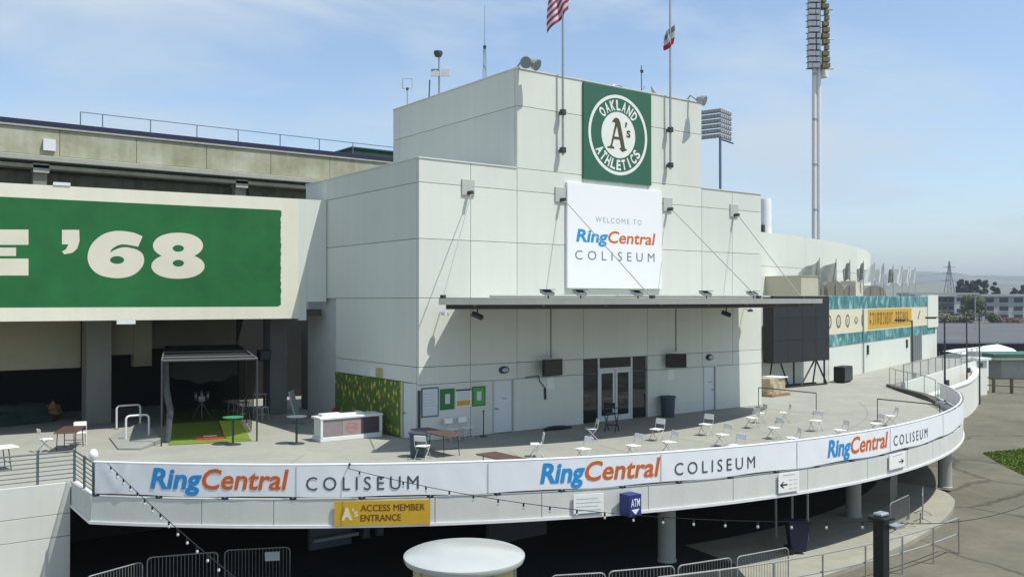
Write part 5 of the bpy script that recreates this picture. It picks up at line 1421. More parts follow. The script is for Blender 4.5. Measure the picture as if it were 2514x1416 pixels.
n, l = NET.node_tree.nodes, NET.node_tree.links; b = n['Principled BSDF']
b.inputs['Base Color'].default_value = (0.012, 0.016, 0.015, 1); b.inputs['Roughness'].default_value = 0.9; b.inputs['Alpha'].default_value = 0.72
def net(name, pts):
    bm = bmesh.new(); bm.faces.new([bm.verts.new(q) for q in pts]); obj(name, bm, NET2 if name != 'side_net' else NET, cg, local=True, fixn=False)
net('side_net', [(-CW/2, 1.8, 0.02), (-CW/2, CLn, 0.02), (-CW/2, CLn, CH-0.04), (-CW/2, 0.1, CH-0.04)])
net('side_net', [(CW/2, 2.6, 0.02), (CW/2, CLn, 0.02), (CW/2, CLn, CH-0.04), (CW/2, 0.1, CH-0.04)])
NET2 = NET.copy(); NET2.node_tree.nodes['Principled BSDF'].inputs['Alpha'].default_value = 0.93
net('roof_net', [(-CW/2, 0.1, CH-0.06), (CW/2, 0.1, CH-0.06), (CW/2, CLn, CH-0.06), (-CW/2, CLn, CH-0.06)])
net('back_net', [(-CW/2, CLn-0.05, 0.02), (CW/2, CLn-0.05, 0.02), (CW/2, CLn-0.05, CH), (-CW/2, CLn-0.05, CH)])
bm = bmesh.new(); prev = None
for i in range(15):
    u = i/14; x_ = -CW/2+0.3+(CW-0.9)*u; sag = 0.12+0.28*math.sin(PI*u)+0.06*math.sin(u*19)
    q = [bm.verts.new((x_, 1.6, CH-0.05)), bm.verts.new((x_, 1.6, CH-0.6-sag))]
    if prev: bm.faces.new((prev[0], q[0], q[1], prev[1]))
    prev = q
obj('hanging_net', bm, NET, cg, local=True, fixn=False)
obj('gathered_net', tube([(-CW/2+0.12, 0.9, CH-0.1), (-CW/2+0.15, 0.9, 2.0), (-CW/2+0.3, 0.85, 1.2), (-CW/2+0.2, 0.8, 0.05)], 0.12, 8), mat('net_grey', (0.10, 0.11, 0.11), 0.9, 0.3, 8), cg, local=True, smooth=True)
for k, (x_, y_) in enumerate(((-0.2, 2.4), (0.45, 1.7), (0.75, 1.7))):
    pass
# pitching machine inside the cage
mc = Matrix.Rotation(can, 4, 'Z'); pm = cf + (mc @ Vector((-0.1, 7.6, 0)))
t = thing('pitching_machine', 'grey pitching machine with two wheels standing inside the cage', 'machine', (pm.x, pm.y, T+0.032), can)
for k in range(3):
    a = 2*PI*k/3+0.5; obj('leg', tube([(0,0,0.75), (0.45*math.cos(a), 0.45*math.sin(a), 0)], 0.025, 6), METAL, t, local=True)
for s_ in (-1, 1):
    bm = lathe([(0.05, -0.05), (0.2, -0.05), (0.2, 0.05), (0.05, 0.05)], 18); bmesh.ops.rotate(bm, verts=bm.verts[:], matrix=Matrix.Rotation(PI/2, 3, 'Y')); bmesh.ops.translate(bm, verts=bm.verts[:], vec=(0.26*s_, 0, 1.0)); obj('wheel', bm, METAL, t, local=True)
obj('motor', box(-0.14, 0.14, -0.1, 0.25, 0.76, 1.0), METAL, t, local=True); obj('ball_chute', tube([(0, 0.5, 1.15), (0, 0.0, 1.05)], 0.06, 8), WPAINT, t, local=True)
# bar stools and tall table in the shade to the right of the cage
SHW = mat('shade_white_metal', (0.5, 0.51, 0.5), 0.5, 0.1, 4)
def stool(px, py, h, lab):
    p = at_z(px, py, T); t = thing('bar_stool', lab, 'stool', (p.x, p.y, T+0.003), 0.3, 'bar stools beside the cage')
    obj('seat', box(-0.19, 0.19, -0.19, 0.19, h-0.04, h, 0.01), SHW, t, local=True)
    for sx in (-1, 1):
        for sy in (-1, 1): obj('leg', tube([(0.15*sx, 0.15*sy, h-0.04), (0.21*sx, 0.21*sy, 0)], 0.016, 6), SHW, t, local=True)
    obj('foot_ring', tube([(0.19*math.cos(a), 0.19*math.sin(a), 0.28) for a in [2*PI*k/12 for k in range(13)]], 0.012, 5), SHW, t, local=True)
stool(575, 1022, 0.78, 'white metal bar stool standing against the cage netting'); stool(597, 1030, 0.8, 'white metal bar stool between the other stool and the tall white table'); stool(645, 1032, 0.62, 'low white metal stool in front of the tall white table')
p = at_z(627, 1020, T)
t = thing('tall_table', 'tall white metal table among the stools beside the cage', 'table', (p.x, p.y, T+0.003), 0.3)
obj('top', box(-0.4, 0.4, -0.35, 0.35, 0.98, 1.02, 0.01), SHW, t, local=True)
for sx in (-1, 1):
    for sy in (-1, 1): obj('leg', tube([(0.34*sx, 0.29*sy, 0.98), (0.36*sx, 0.31*sy, 0)], 0.02, 6), SHW, t, local=True)
p = at_z(645, 1010, T); t = thing('loudspeaker', 'black loudspeaker hung high beside the cage', 'loudspeaker', (at_d(648, 872, 42.0).x, at_d(648, 872, 42.0).y, at_d(648, 872, 42.0).z))
obj('case', box(-0.28, 0.28, -0.2, 0.2, -0.25, 0.25, 0.03), BLACK, t, local=True); obj('bracket', tube([(0,0,0.25), (0,0,7.449-at_d(648, 872, 42.0).z)], 0.03, 6), BLACK, t, local=True)
obj('grille', box(-0.24, 0.24, -0.215, -0.201, -0.21, 0.21), DMETAL, t, local=True)
# white tube rails over a grey hatch
for (px0, px1, pyb, pyt, lab) in ((281, 350, 1050, 1014, 'white bent-tube handrail behind the other, beside the grey hatch sheet'), (304, 371, 1080, 1030, 'white bent-tube handrail in front of the other, beside the grey hatch sheet')):
    a, b = at_z(px0, pyb, T), at_z(px1, pyb, T)
    a.y = b.y = (a.y+b.y)/2; h = 0.95
    t = thing('tube_handrail', lab, 'handrail', ((a.x+b.x)/2, a.y, T+0.002), 0, 'white tube handrails')
    hw = (b.x-a.x)/2
    arcp = [(-hw, 0, 0.0), (-hw, 0, h-0.14)] + [(-hw+0.14*(1-math.cos(PI/2*i/4)), 0, h-0.14+0.14*math.sin(PI/2*i/4)) for i in range(1, 5)]
    obj('tube', tube(arcp + [(-x_, y_, z_) for x_, y_, z_ in arcp[::-1]], 0.04, 8), WPAINT, t, local=True, smooth=True)
    for s_ in (-1, 1): obj('flange', lathe([(0.1, 0), (0.1, 0.015), (0.045, 0.02)], 12, (hw*s_, 0, 0)), DMETAL, t, local=True)
hp = [at_z(*q, T) for q in ((268, 1076), (352, 1042), (396, 1088), (345, 1104), (290, 1104))]
bm = bmesh.new()
nn = len(hp); A_ = [bm.verts.new((q.x, q.y, T+0.004)) for q in hp]; B_ = [bm.verts.new((q.x, q.y, T+0.06+0.12*(k in (1, 2)))) for k, q in enumerate(hp)]
bm.faces.new(A_[::-1]); bm.faces.new(B_)
for i in range(nn): bm.faces.new((A_[i], A_[(i+1)%nn], B_[(i+1)%nn], B_[i]))
tag(obj('hatch_sheet', bm, mat('hatch_grey', (0.30, 0.31, 0.28), 0.7, 0.15, 2)), 'tilted pale grey hatch sheet lying below the white tube handrails', 'hatch')
# left table with chairs
p = at_z(172, 1053, T+0.74)
make_table('folding_table', 'brown folding table with white chairs left of the tube handrails', (p.x, p.y, T+0.004), 1.2, 1.8, 0.75, BROWN)
dup(ch0, (p.x+0.55, p.y+1.1, T+0.004), -PI/2-0.2, 'white folding chair at the far end of the brown table near the tarpaulins', 'white folding chairs by the wall and tables')
dup(ch0, (p.x-0.75, p.y+0.1, T+0.004), 0.1, 'white folding chair on the railing-wall side of the brown table', 'white folding chairs by the wall and tables')
q = at_z(20, 1100, T+0.74)
t = make_table('folding_table', 'white-edged folding table close behind the dark bar railing', (q.x-0.6, q.y+0.4, T+0.004), 0.15, 1.8, 0.75, WPAINT)
# tarpaulin heaps in the recess
p = at_z(60, 1048, T); heap('tarpaulin_heap', 'dark green tarpaulin heap in the shaded recess', 'tarpaulin', (p.x-0.6, p.y+1.6, T+0.003), 2.2, 0.9, 0.85, mat('dark_tarp', (0.03, 0.055, 0.045), 0.8, 0.4, 1.5), 14)
p = at_z(128, 1032, T); heap('sack', 'ochre sack beside the dark green tarpaulin heap', 'sack', (p.x, p.y+0.3, T+0.003), 0.5, 0.4, 0.75, mat('ochre_sack', (0.30, 0.17, 0.05), 0.85, 0.3, 3), 15)
# ================================================================ LOWER LEVEL UNDER THE TERRACE
lw = thing('lower_concourse', 'dark lower concourse wall and openings under the terrace', 'building', (20, 31, 0.15))
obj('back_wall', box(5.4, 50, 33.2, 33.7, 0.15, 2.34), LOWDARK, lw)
obj('floor_sheet', prism([arc(TH0+(math.radians(-11)-TH0)*i/30, 29.6) for i in range(31)] + [arc(math.radians(-9), 27.6)] + [arc(math.radians(-9+34*i/20), 25.2) for i in range(21)] + [(37.9, 33.1), (5.4, 33.1)], 0.152, 0.158), mat('lower_floor', (0.028, 0.03, 0.028), 0.8, 0.3, 0.8), lw)  # dark asphalt paving, with the shade under the terrace put into its colour
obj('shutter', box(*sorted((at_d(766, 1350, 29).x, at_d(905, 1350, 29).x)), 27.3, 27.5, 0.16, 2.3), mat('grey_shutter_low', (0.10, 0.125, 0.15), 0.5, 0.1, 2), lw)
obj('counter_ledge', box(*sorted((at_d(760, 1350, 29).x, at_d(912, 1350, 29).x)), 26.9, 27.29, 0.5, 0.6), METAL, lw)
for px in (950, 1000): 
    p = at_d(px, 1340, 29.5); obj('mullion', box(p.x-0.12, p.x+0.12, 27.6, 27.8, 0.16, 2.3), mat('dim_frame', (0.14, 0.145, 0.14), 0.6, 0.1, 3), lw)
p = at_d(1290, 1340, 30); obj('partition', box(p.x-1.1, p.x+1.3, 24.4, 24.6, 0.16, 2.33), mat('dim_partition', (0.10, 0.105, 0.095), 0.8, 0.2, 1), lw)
p = at_d(2010, 1260, 36)
for k, px in enumerate((1905, 1945, 1983)):
    q0 = at_z(px, 1318+k*4, 0.16)
    obj('door_post', tube([(q0.x, q0.y, 0.16), (q0.x, q0.y, 2.2)], 0.04, 5), mat('dim_alu', (0.30, 0.32, 0.31), 0.5, 0.1, 3), lw)
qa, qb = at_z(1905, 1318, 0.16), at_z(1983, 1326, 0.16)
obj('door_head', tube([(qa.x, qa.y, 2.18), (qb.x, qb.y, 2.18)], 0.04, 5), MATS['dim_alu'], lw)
# round columns carrying the terrace
cpos = [at_z(1637, 1376, 0.15), at_z(2320, 1196, 0.15), Vector((*arc(math.radians(9), 26.2), 0.15))]
for k, p in enumerate(cpos):
    t = tag(obj('round_column', lathe([(0.30, 0.001), (0.30, 0.05), (0.275, 0.08), (0.275, 2.12), (0.30, 2.16), (0.30, 2.198)], 28, (p.x, p.y, 0.15)), mat('column_concrete', (0.40, 0.405, 0.37), 0.8, 0.12, 1.2, streak=0.05), smooth=True), ['round grey column under the terrace behind the crowd barriers', 'sunlit round white column at the curved apron end of the terrace', 'shaded round column beside the aluminium door posts', 'round column hidden behind the advertising kiosk', 'round column in the dark near the shutter'][k], 'column')
# crowd barriers
GALV = mat('barrier_steel', (0.33, 0.34, 0.32), 0.45, 0.15, 5, metal=0.4)
def make_barrier(lab, loc, rz, L=2.1, H=1.1, group='crowd barriers along the terrace front'):
    t = thing('crowd_barrier', lab, 'barrier', loc, rz, group)
    r_ = 0.12; h = L/2
    pts = [(-h, 0, 0.16), (-h, 0, H-r_)] + [(-h+r_*(1-math.cos(PI/2*i/4)), 0, H-r_+r_*math.sin(PI/2*i/4)) for i in range(1, 5)]
    pts = pts + [(-x, y, z) for x, y, z in pts[::-1]]
    obj('frame', tube(pts + [(-h, 0, 0.16)], 0.02, 6), GALV, t, local=True, smooth=True)
    bm = bmesh.new()
    for k in range(1, 19): x = -h + L*k/19; add_tube(bm, [(x, 0, 0.17), (x, 0, H-0.02)], 0.008, 4)
    obj('bars', bm, GALV, t, local=True, kind='stuff')
    for s_ in (-1, 1): obj('foot', tube([(s_*(h-0.25), -0.3, 0.015), (s_*(h-0.25), 0, 0.16), (s_*(h-0.25), 0.3, 0.015)], 0.018, 5), GALV, t, local=True)
    return t
b0 = None
blist = [((1355, 1412), (1485, 1405)), ((1495, 1402), (1655, 1388)), ((1665, 1388), (1795, 1368)), ((1810, 1366), (1935, 1343)), ((212, 1416), (350, 1378)), ((362, 1368), (535, 1354)), ((552, 1350), (712, 1342))]
blab = ['galvanised crowd barrier between the advertising kiosk and the next barrier', 'galvanised crowd barrier two places along from the kiosk', 'galvanised crowd barrier in front of the round grey column', 'galvanised crowd barrier next to the blue wheeled bin', 'dim crowd barrier in the shade by the white block-jointed wall', 'dim crowd barrier below the hanging bulbs', 'dim crowd barrier with a small notice near the shutter']
for k, (A_, B_) in enumerate(blist):
    a, b = at_z(*A_, 1.25), at_z(*B_, 1.25); mid = (a+b)/2; d = b-a
    nb_ = make_barrier(blab[k], (mid.x, mid.y, 0.152), math.atan2(d.y, d.x), max(1.4, min(2.6, (b-a).to_2d().length)))
    if k == 6: obj('notice', box(0.2, 0.6, -0.03, -0.022, 0.75, 1.0), PAPER, nb_, local=True)
# blue wheeled bin
BINB = mat('bin_navy', (0.012, 0.015, 0.05), 0.5, 0.15, 3)
p = at_z(1957, 1356, 0.15)
t = thing('wheeled_bin', 'dark blue wheeled bin at the end of the crowd barriers', 'bin', (p.x, p.y, 0.152), 0.9)
bm = bmesh.new(); v_ = []
for (hx, hy, z) in ((0.2, 0.22, 0.08), (0.29, 0.33, 0.95)): v_.append([bm.verts.new((sx*hx, sy*hy, z)) for sx, sy in ((-1,-1),(1,-1),(1,1),(-1,1))])
bm.faces.new(v_[0][::-1]); bm.faces.new(v_[1])
for k in range(4): bm.faces.new((v_[0][k], v_[0][(k+1)%4], v_[1][(k+1)%4], v_[1][k]))
obj('body', bm, BINB, t, local=True); obj('lid', box(-0.31, 0.31, -0.36, 0.36, 0.955, 1.02, 0.02), BINB, t, local=True)
for s_ in (-1, 1): obj('wheel', tube([(s_*0.24, 0.26, 0.1), (s_*0.29, 0.26, 0.1)], 0.1, 12), BLACK, t, local=True)
obj('handle', tube([(-0.22, 0.4, 0.95), (0.22, 0.4, 0.95)], 0.02, 6), BLACK, t, local=True)
# pipe railing round the apron edge
pr = thing('apron_railing', 'grey two-bar pipe railing along the curved edge of the apron', 'railing', (*arc(0.05, 30.5), 0.0))
PIPE = mat('grey_pipe', (0.34, 0.35, 0.33), 0.5, 0.12, 4, metal=0.3)
ta, tb_ = math.radians(-18), math.radians(5.4)
for z in (0.62, 1.12): obj('rail', tube([(*arc(ta+(tb_-ta)*i/30, 30.55), z) for i in range(31)], 0.025, 6), PIPE, pr, smooth=True)
for k in range(8):
    a = ta+(tb_-ta)*k/7; x, y = arc(a, 30.6); obj('post', tube([(x, y, 0.002), (x, y, 1.12)], 0.028, 6), PIPE, pr)
# short mesh gate panels on the apron
for th_, lab, rz in ((12.0, 'grey mesh barrier panel on the sunlit apron past the railing end', 0.5), (7.5, 'grey mesh barrier panel at the shadow edge on the apron', 0.2)):
    x, y = arc(math.radians(th_), 28.2); make_barrier(lab, (x, y, 0.152), rz, 1.9, 1.05, 'mesh barriers on the apron')
for (th_, r_, lab) in ((16, 26.6, 'dim crowd barrier leaning near the shaded column beyond the door posts'),):
    x, y = arc(math.radians(th_), r_); make_barrier(lab, (x, y, 0.152), 0.4, 1.8, 1.1)
# advertising kiosk with domed white disc roof
kc = at_d(1140, 1360, 15.0)
t = thing('advertising_kiosk', 'round advertising kiosk with a broad white disc roof in front of the terrace', 'kiosk', (kc.x, kc.y, 0))
kz = kc.z
obj('roof', lathe([(0.88, -0.13), (0.98, -0.09), (1.005, -0.03), (1.0, 0.0), (0.94, 0.03), (0.6, 0.085), (0.25, 0.115), (0, 0.12)], 64, (kc.x, kc.y, kz)), mat('gloss_white_roof', (0.46, 0.475, 0.455), 0.22, 0.06, 2, coat=0.3, spec=0.6), t, smooth=True)
obj('drum', lathe([(0.83, 0.10), (0.83, kz-0.131)], 48, (kc.x, kc.y, 0)), mat('kiosk_poster', (0.55, 0.50, 0.22), 0.35, 0.25, 1.5), t, smooth=True)
obj('plinth', lathe([(0.93, 0.003), (0.93, 0.10), (0.85, 0.12)], 48, (kc.x, kc.y, 0)), DMETAL, t, smooth=True)
for k in range(8):
    a = 2*PI*k/8; x, y = kc.x+0.845*math.cos(a), kc.y+0.845*math.sin(a)
    obj('trim_bar', tube([(x, y, 0.12), (x, y, kz-0.135)], 0.025, 6), METAL, t)
# dark post carrying the string lights
pp = at_d(2163, 1268, 17.6)
t = thing('lamp_post', 'dark square post with a small lamp head carrying the string lights', 'post', (pp.x, pp.y, 0))
obj('shaft', box(pp.x-0.11, pp.x+0.11, pp.y-0.11, pp.y+0.11, 0.003, pp.z-0.06, 0.01), BLACK, t)
obj('cap', box(pp.x-0.19, pp.x+0.19, pp.y-0.19, pp.y+0.19, pp.z-0.058, pp.z+0.02, 0.02), BLACK, t)
obj('lamp_head', box(pp.x-0.13, pp.x+0.13, pp.y-0.1, pp.y+0.1, pp.z+0.022, pp.z+0.09, 0.02), METAL, t)
obj('bracket', box(pp.x+0.1, pp.x+0.42, pp.y-0.25, pp.y-0.05, pp.z-0.22, pp.z-0.16), METAL, t)
BULB = mat('bulb_glass', (0.62, 0.60, 0.54), 0.2, 0.05, 9, spec=0.6)
def string_lights(lab, A_, B_, sag, n, bulbs=True, start=0):
    A_, B_ = Vector(A_), Vector(B_)
    f = lambda u: A_.lerp(B_, u) - Vector((0, 0, sag*4*u*(1-u)))
    t = thing('string_lights', lab, 'string lights', A_)
    obj('cable', tube([f(i/40) for i in range(41)], 0.009, 5), BLACK, t)
    if bulbs:
        for i in range(start, n):
            p = f((i+0.5)/n)
            so = obj('socket', tube([p, p-Vector((0,0,0.075))], 0.022, 6), BLACK, t)
            obj('bulb', lathe([(0.012, 0), (0.027, -0.025), (0.030, -0.045), (0.02, -0.068), (0, -0.076)], 10, (p.x, p.y, p.z-0.075)), BULB, so, smooth=True)
A_ = Vector((*arc(arc_px(858, 3.8), AR+0.12), 3.83))
string_lights('string of small bulbs running from the banner to the dark square post', A_, (pp.x, pp.y, pp.z-0.08), 0.42, 19)
hk = tag(obj('string_hook', tube([(A_.x+0.12, A_.y+0.16, 3.7), (A_.x+0.08, A_.y+0.1, 3.95), (A_.x, A_.y, 3.95), A_], 0.015, 6), BLACK), 'small dark hook over the banner top holding a bulb string', 'hook')
A2 = Vector((*arc(TH0+0.02, AR+0.1), 3.9)); E2 = at_d(760, 1560, 14.0)
string_lights('string of small bulbs dropping from the banner end past the dark opening', A2, E2, 0.12, 20)
t = thing('lamp_post', 'dark square post holding the bulb string that drops from the banner end', 'post', (E2.x, E2.y, 0))
obj('shaft', box(E2.x-0.1, E2.x+0.1, E2.y-0.1, E2.y+0.1, 0.003, E2.z+0.05), BLACK, t); obj('cap', box(E2.x-0.16, E2.x+0.16, E2.y-0.16, E2.y+0.16, E2.z+0.052, E2.z+0.12), BLACK, t)
E3 = at_d(2560, 1222, 24); string_lights('bare cable running from the dark square post out over the plaza', (pp.x, pp.y, pp.z-0.1), E3, 0.25, 1, False)
t = thing('lamp_post', 'dark post at the plaza side holding the bare cable', 'post', (E3.x, E3.y, 0))
obj('shaft', tube([(E3.x, E3.y, 0.003), (E3.x, E3.y, E3.z+0.1)], 0.08, 8), BLACK, t); obj('cap', box(E3.x-0.14, E3.x+0.14, E3.y-0.14, E3.y+0.14, E3.z+0.1, E3.z+0.16), BLACK, t)

# ================================================================ RAMP AND WALLS BEYOND THE TERRACE
ow = thing('ramp_wall', 'curved white wall of the ramp beyond the end of the banner', 'wall', (62, 31.8, 0))
OP = catmull([(47.0, 27.6), (52.5, 28.9), (60.5, 31.2), (65.3, 32.7), (72.2, 35.6), (79.0, 39.0)], 6)
for a, b in ((0, 10), (10, 20), (20, len(OP)-1)):
    seg = OP[a:b+1]; bm = bmesh.new()
    add_prism(bm, [(q.x, q.y) for q in seg] + [(q.x-0.12, q.y+0.35) for q in seg[::-1]], 0.003, 2.28); obj('panel', bm, WHITE, ow)
    bm = bmesh.new(); add_prism(bm, [(q.x+0.02, q.y-0.05) for q in seg] + [(q.x-0.14, q.y+0.4) for q in seg[::-1]], 2.282, 2.38); obj('coping', bm, WHITE, ow)
q = OP[-1]
pier = obj('end_pier', box(q.x-0.6, q.x+0.6, q.y-0.5, q.y+0.7, 0.003, 3.0), WHITE, ow); obj('pier_cap', box(q.x-1.4, q.x+0.8, q.y-0.8, q.y+0.9, 3.002, 3.2), WPAINT, ow)
iw = thing('walkway_edge', 'white edge wall of the walkway in front of the teal-banner wall', 'wall', (*wpt(14, 4.7), 0))
obj('panel', wbox(-0.2, 30, 0.05, T+0.18, 4.62, 4.85), WHITE, iw)
bm = bmesh.new(); ec = catmull([(45.9, 24.6), (48.8, 27.0), (51.0, 29.7), (52.6, 31.35)], 6)
add_prism(bm, [(q.x, q.y) for q in ec] + [(q.x-0.28, q.y+0.12) for q in ec[::-1]], T-0.44, T+0.16); obj('kerb', bm, DCONC, iw)
bm = bmesh.new(); add_prism(bm, [(q.x+0.02, q.y-0.02) for q in ec] + [(q.x+0.26, q.y-0.10) for q in ec[::-1]], 0.1, T+0.1); obj('stair_wall', bm, mat('stair_dark', (0.07, 0.075, 0.07), 0.8, 0.2, 2), iw)
# fence along the walkway
fn_ = thing('walkway_fence', 'grey mesh fence panels along the walkway in front of the teal-banner wall', 'fence', (*wpt(12, 4.75), T))
MESH = bpy.data.materials.new('wire_mesh'); MESH.use_nodes = True
bq = MESH.node_tree.nodes['Principled BSDF']; bq.inputs['Base Color'].default_value = (0.42, 0.44, 0.44, 1); bq.inputs['Roughness'].default_value = 0.6; bq.inputs['Alpha'].default_value = 0.42
for k in range(12):
    s0 = -0.2 + k*2.3
    obj('post', tube([wf2(s0, T+0.18, 4.74), wf2(s0, T+1.3, 4.74)], 0.035, 5), PIPE, fn_)
    bm = bmesh.new(); bm.faces.new([bm.verts.new(wf2(a, z, 4.74)) for a, z in ((s0, T+0.22), (s0+2.3, T+0.22), (s0+2.3, T+1.25), (s0, T+1.25))]); obj('mesh_panel', bm, MESH, fn_, fixn=False)
obj('rail', tube([wf2(-0.2, T+1.28, 4.74), wf2(27.4, T+1.28, 4.74)], 0.03, 5), PIPE, fn_)
obj('rail', tube([wf2(-0.2, T+0.22, 4.74), wf2(27.4, T+0.22, 4.74)], 0.025, 5), PIPE, fn_)
# railing down the stairs
sr = thing('stair_railing', 'grey pipe railing at the stair beside the banner end', 'railing', (50, 28, T))
for q in ec[2::4]: obj('post', tube([(q.x-0.1, q.y, T+0.16), (q.x-0.1, q.y, T+1.15)], 0.022, 6), PIPE, sr)
obj('rail', tube([(q.x-0.1, q.y, T+1.15) for q in ec[2::4]], 0.022, 6), PIPE, sr)
# black lamp poles
for (px, pyb, pyt, lab) in ((2240, 940, 786, 'slim black lamp pole with a curved arm in front of the shutter door'), (2320, 960, 780, 'slim black lamp pole at the stair beside the banner end'), (2374, 926, 772, 'slim black lamp pole on the ramp wall near the white tent'), (2405, 912, 772, 'slim black lamp pole at the pier by the green roof')):
    p = at_z(px, pyb, T-0.25); z1 = at_d(px, pyt, (p-CAM).dot(FW)).z
    z00 = 0.003
    t = thing('lamp_pole', lab, 'lamp pole', (p.x, p.y, z00), 0, 'black lamp poles by the ramp')
    obj('pole', tube([(p.x, p.y, z00), (p.x, p.y, z1)], 0.065, 8, r2=0.05), DMETAL, t)
    obj('arm', tube([(p.x, p.y, z1-0.1), Vector((p.x, p.y, z1+0.05)) - rv*0.35, Vector((p.x, p.y, z1+0.02)) - rv*0.7], 0.04, 6), DMETAL, t)
    bm = bmesh.new(); add_obox(bm, Vector((p.x, p.y, z1)) - rv*0.85, rv, Vector((-rv.y, rv.x, 0)), (0,0,1), 0.28, 0.14, 0.06); obj('lamp_head', bm, DMETAL, t)
    obj('junction_box', box(p.x-0.16, p.x+0.16, p.y-0.2, p.y-0.06, T+0.1, T+0.45), DMETAL, t)

# ================================================================ FAR RIGHT: ticket shed, tent, lot edge, apartments, trees, pylon
def ground_pt(px, py): return at_z(px, py, 0.0)
def rot_box(bm, c, rz, hx, hy, z0, z1):
    add_obox(bm, (c[0], c[1], (z0+z1)/2), (math.cos(rz), math.sin(rz), 0), (-math.sin(rz), math.cos(rz), 0), (0,0,1), hx, hy, (z1-z0)/2)
def rbox(c, rz, hx, hy, z0, z1): bm = bmesh.new(); rot_box(bm, c, rz, hx, hy, z0, z1); return bm
AZ = -YAW                                            # faces square to the viewpoint
c = cw(59.0, 96)
sh = thing('ticket_shed', 'low grey shed with a green flat roof beyond the ramp', 'shed', (c[0], c[1], 0))
obj('wall', rbox(c, AZ+0.02, 8.5, 2, 0.012, 2.0), mat('shed_grey', (0.36, 0.37, 0.33), 0.8, 0.15, 1), sh)
obj('roof', rbox(c, AZ+0.02, 9.6, 2.6, 2.002, 2.22), WPAINT, sh)
obj('roof_edge', rbox(c, AZ+0.02, 9.7, 2.7, 2.222, 2.6), mat('shed_green', (0.055, 0.15, 0.10), 0.6, 0.15, 1), sh)
c = cw(53.6, 104)
tn = thing('white_tent', 'white peaked event tent beyond the green-roofed shed', 'tent', (c[0], c[1], 0))
bm = bmesh.new()
apx = [(-3.6, 0.2), (-2.2, 0.75), (-0.7, 1.0), (0.7, 1.35), (2.0, 1.6), (2.9, 1.2), (3.5, 0.35)]
prev = None
for u, h in apx:
    row = []
    for v_, kf in ((-3, 0.0), (-1.5, 0.75), (0, 1.0), (1.5, 0.75), (3, 0.0)):
        X_ = 53.6+u; P_ = cw(X_, 104+v_); row.append(bm.verts.new((P_[0], P_[1], 2.0 + h*kf*0.62 + 0.1)))
    if prev:
        for k in range(4): bm.faces.new((prev[k], row[k], row[k+1], prev[k+1]))
    prev = row
obj('roof', bm, mat('tent_white', (0.82, 0.83, 0.81), 0.6, 0.03, 1), tn, smooth=True, fixn=False)
for u in (-3.3, 0, 3.3):
    for v_ in (-2.9, 2.9):
        P_ = cw(53.6+u, 104+v_); obj('pole', tube([(*P_, 0.01), (*P_, 2.05)], 0.05, 6), METAL, tn)
c = cw(60, 128); dk = thing('dark_shed', 'long low dark shed behind the white tent', 'shed', (c[0], c[1], 0))
obj('wall', rbox(c, AZ, 12, 2, 0.012, 2.0), BLACK, dk); obj('roof', rbox(c, AZ, 12.3, 2.3, 2.002, 2.15), DMETAL, dk)
for k in range(9):                                   # bollard-like fence posts by the shed
    X_ = 38.2 + k*1.1; P_ = cw(X_, 84-k*0.9)
    t = tag(obj('fence_post', box(P_[0]-0.12, P_[0]+0.12, P_[1]-0.12, P_[1]+0.12, 0.003, 1.25, 0.03), mat('fence_brown', (0.13, 0.115, 0.075), 0.8, 0.2, 2)), 'short brown fence post in front of the green-roofed shed', 'post', 'fence posts by the shed')
a, b = cw(37.4, 84.6), cw(47.6, 76.2)
fr_ = thing('post_rail', 'dark rail along the short brown fence posts', 'rail', (a[0], a[1], 0)); obj('rail', tube([(*a, 1.3), (*b, 1.3)], 0.05, 5), BRASS, fr_); obj('rail', tube([(*a, 0.6), (*b, 0.6)], 0.04, 5), BRASS, fr_)
for P_ in (a, b): obj('post', tube([(*P_, 0.003), (*P_, 1.32)], 0.06, 6), BRASS, fr_)
# apartment blocks
APT = mat('apartment_render', (0.36, 0.37, 0.38), 0.85, 0.1, 0.1); APD = mat('apartment_dark', (0.11, 0.115, 0.12), 0.85, 0.3, 0.1); WIN = mat('far_window', (0.03, 0.04, 0.05), 0.3, 0.3, 0.3)
def apartments(X0, X1, Z, floors, m, lab, nw, h=10.6, roof=True):
    c = cw((X0+X1)/2, Z+6); t = thing('apartment_block', lab, 'building', (c[0], c[1], 0))
    ex = Vector((math.cos(AZ), math.sin(AZ), 0)); nv_ = Vector((-ex.y, ex.x, 0)); hw = (X1-X0)/2
    obj('wall', rbox(c, AZ, hw, 6, 0.015, h), m, t)
    if roof: obj('roof', rbox(c, AZ, hw+0.8, 6.8, h+0.002, h+0.9), mat('far_roof', (0.40, 0.41, 0.42), 0.8, 0.1, 0.1), t)
    for f in range(floors):
        for k in range(nw):
            u = -hw + (2*hw)*(k+0.5)/nw; z = h*(f+0.62)/floors - 0.2
            q = Vector((c[0], c[1], 0)) + ex*u - nv_*6.06 + Vector((0,0,z))
            bm = bmesh.new(); add_obox(bm, q, ex, nv_, (0,0,1), 2*hw/nw*0.30, 0.08, 0.85); w0 = obj('window', bm, WIN, t)
            bm = bmesh.new(); add_obox(bm, q - Vector((0,0,0.95)) - nv_*0.08, ex, nv_, (0,0,1), 2*hw/nw*0.36, 0.12, 0.08); obj('sill', bm, mat('far_sill', (0.5, 0.51, 0.52), 0.8, 0, 1), w0)
    return t
apartments(174, 222, 336, 3, APT, 'pale three-storey apartment block behind the parking lot', 9, 9.3)
apartments(157, 171.5, 352, 3, APD, 'dark three-storey building behind the loose green tree', 6, 9.3)
apartments(184, 215, 420, 2, mat('apartment_white', (0.5, 0.51, 0.52), 0.85, 0.1, 0.1), 'low white rooftop building beyond the pale apartment block', 6, 10.4)
t = thing('car', 'small white car parked in front of the pale apartment block', 'car', (*cw(189, 330), 0.01), AZ)
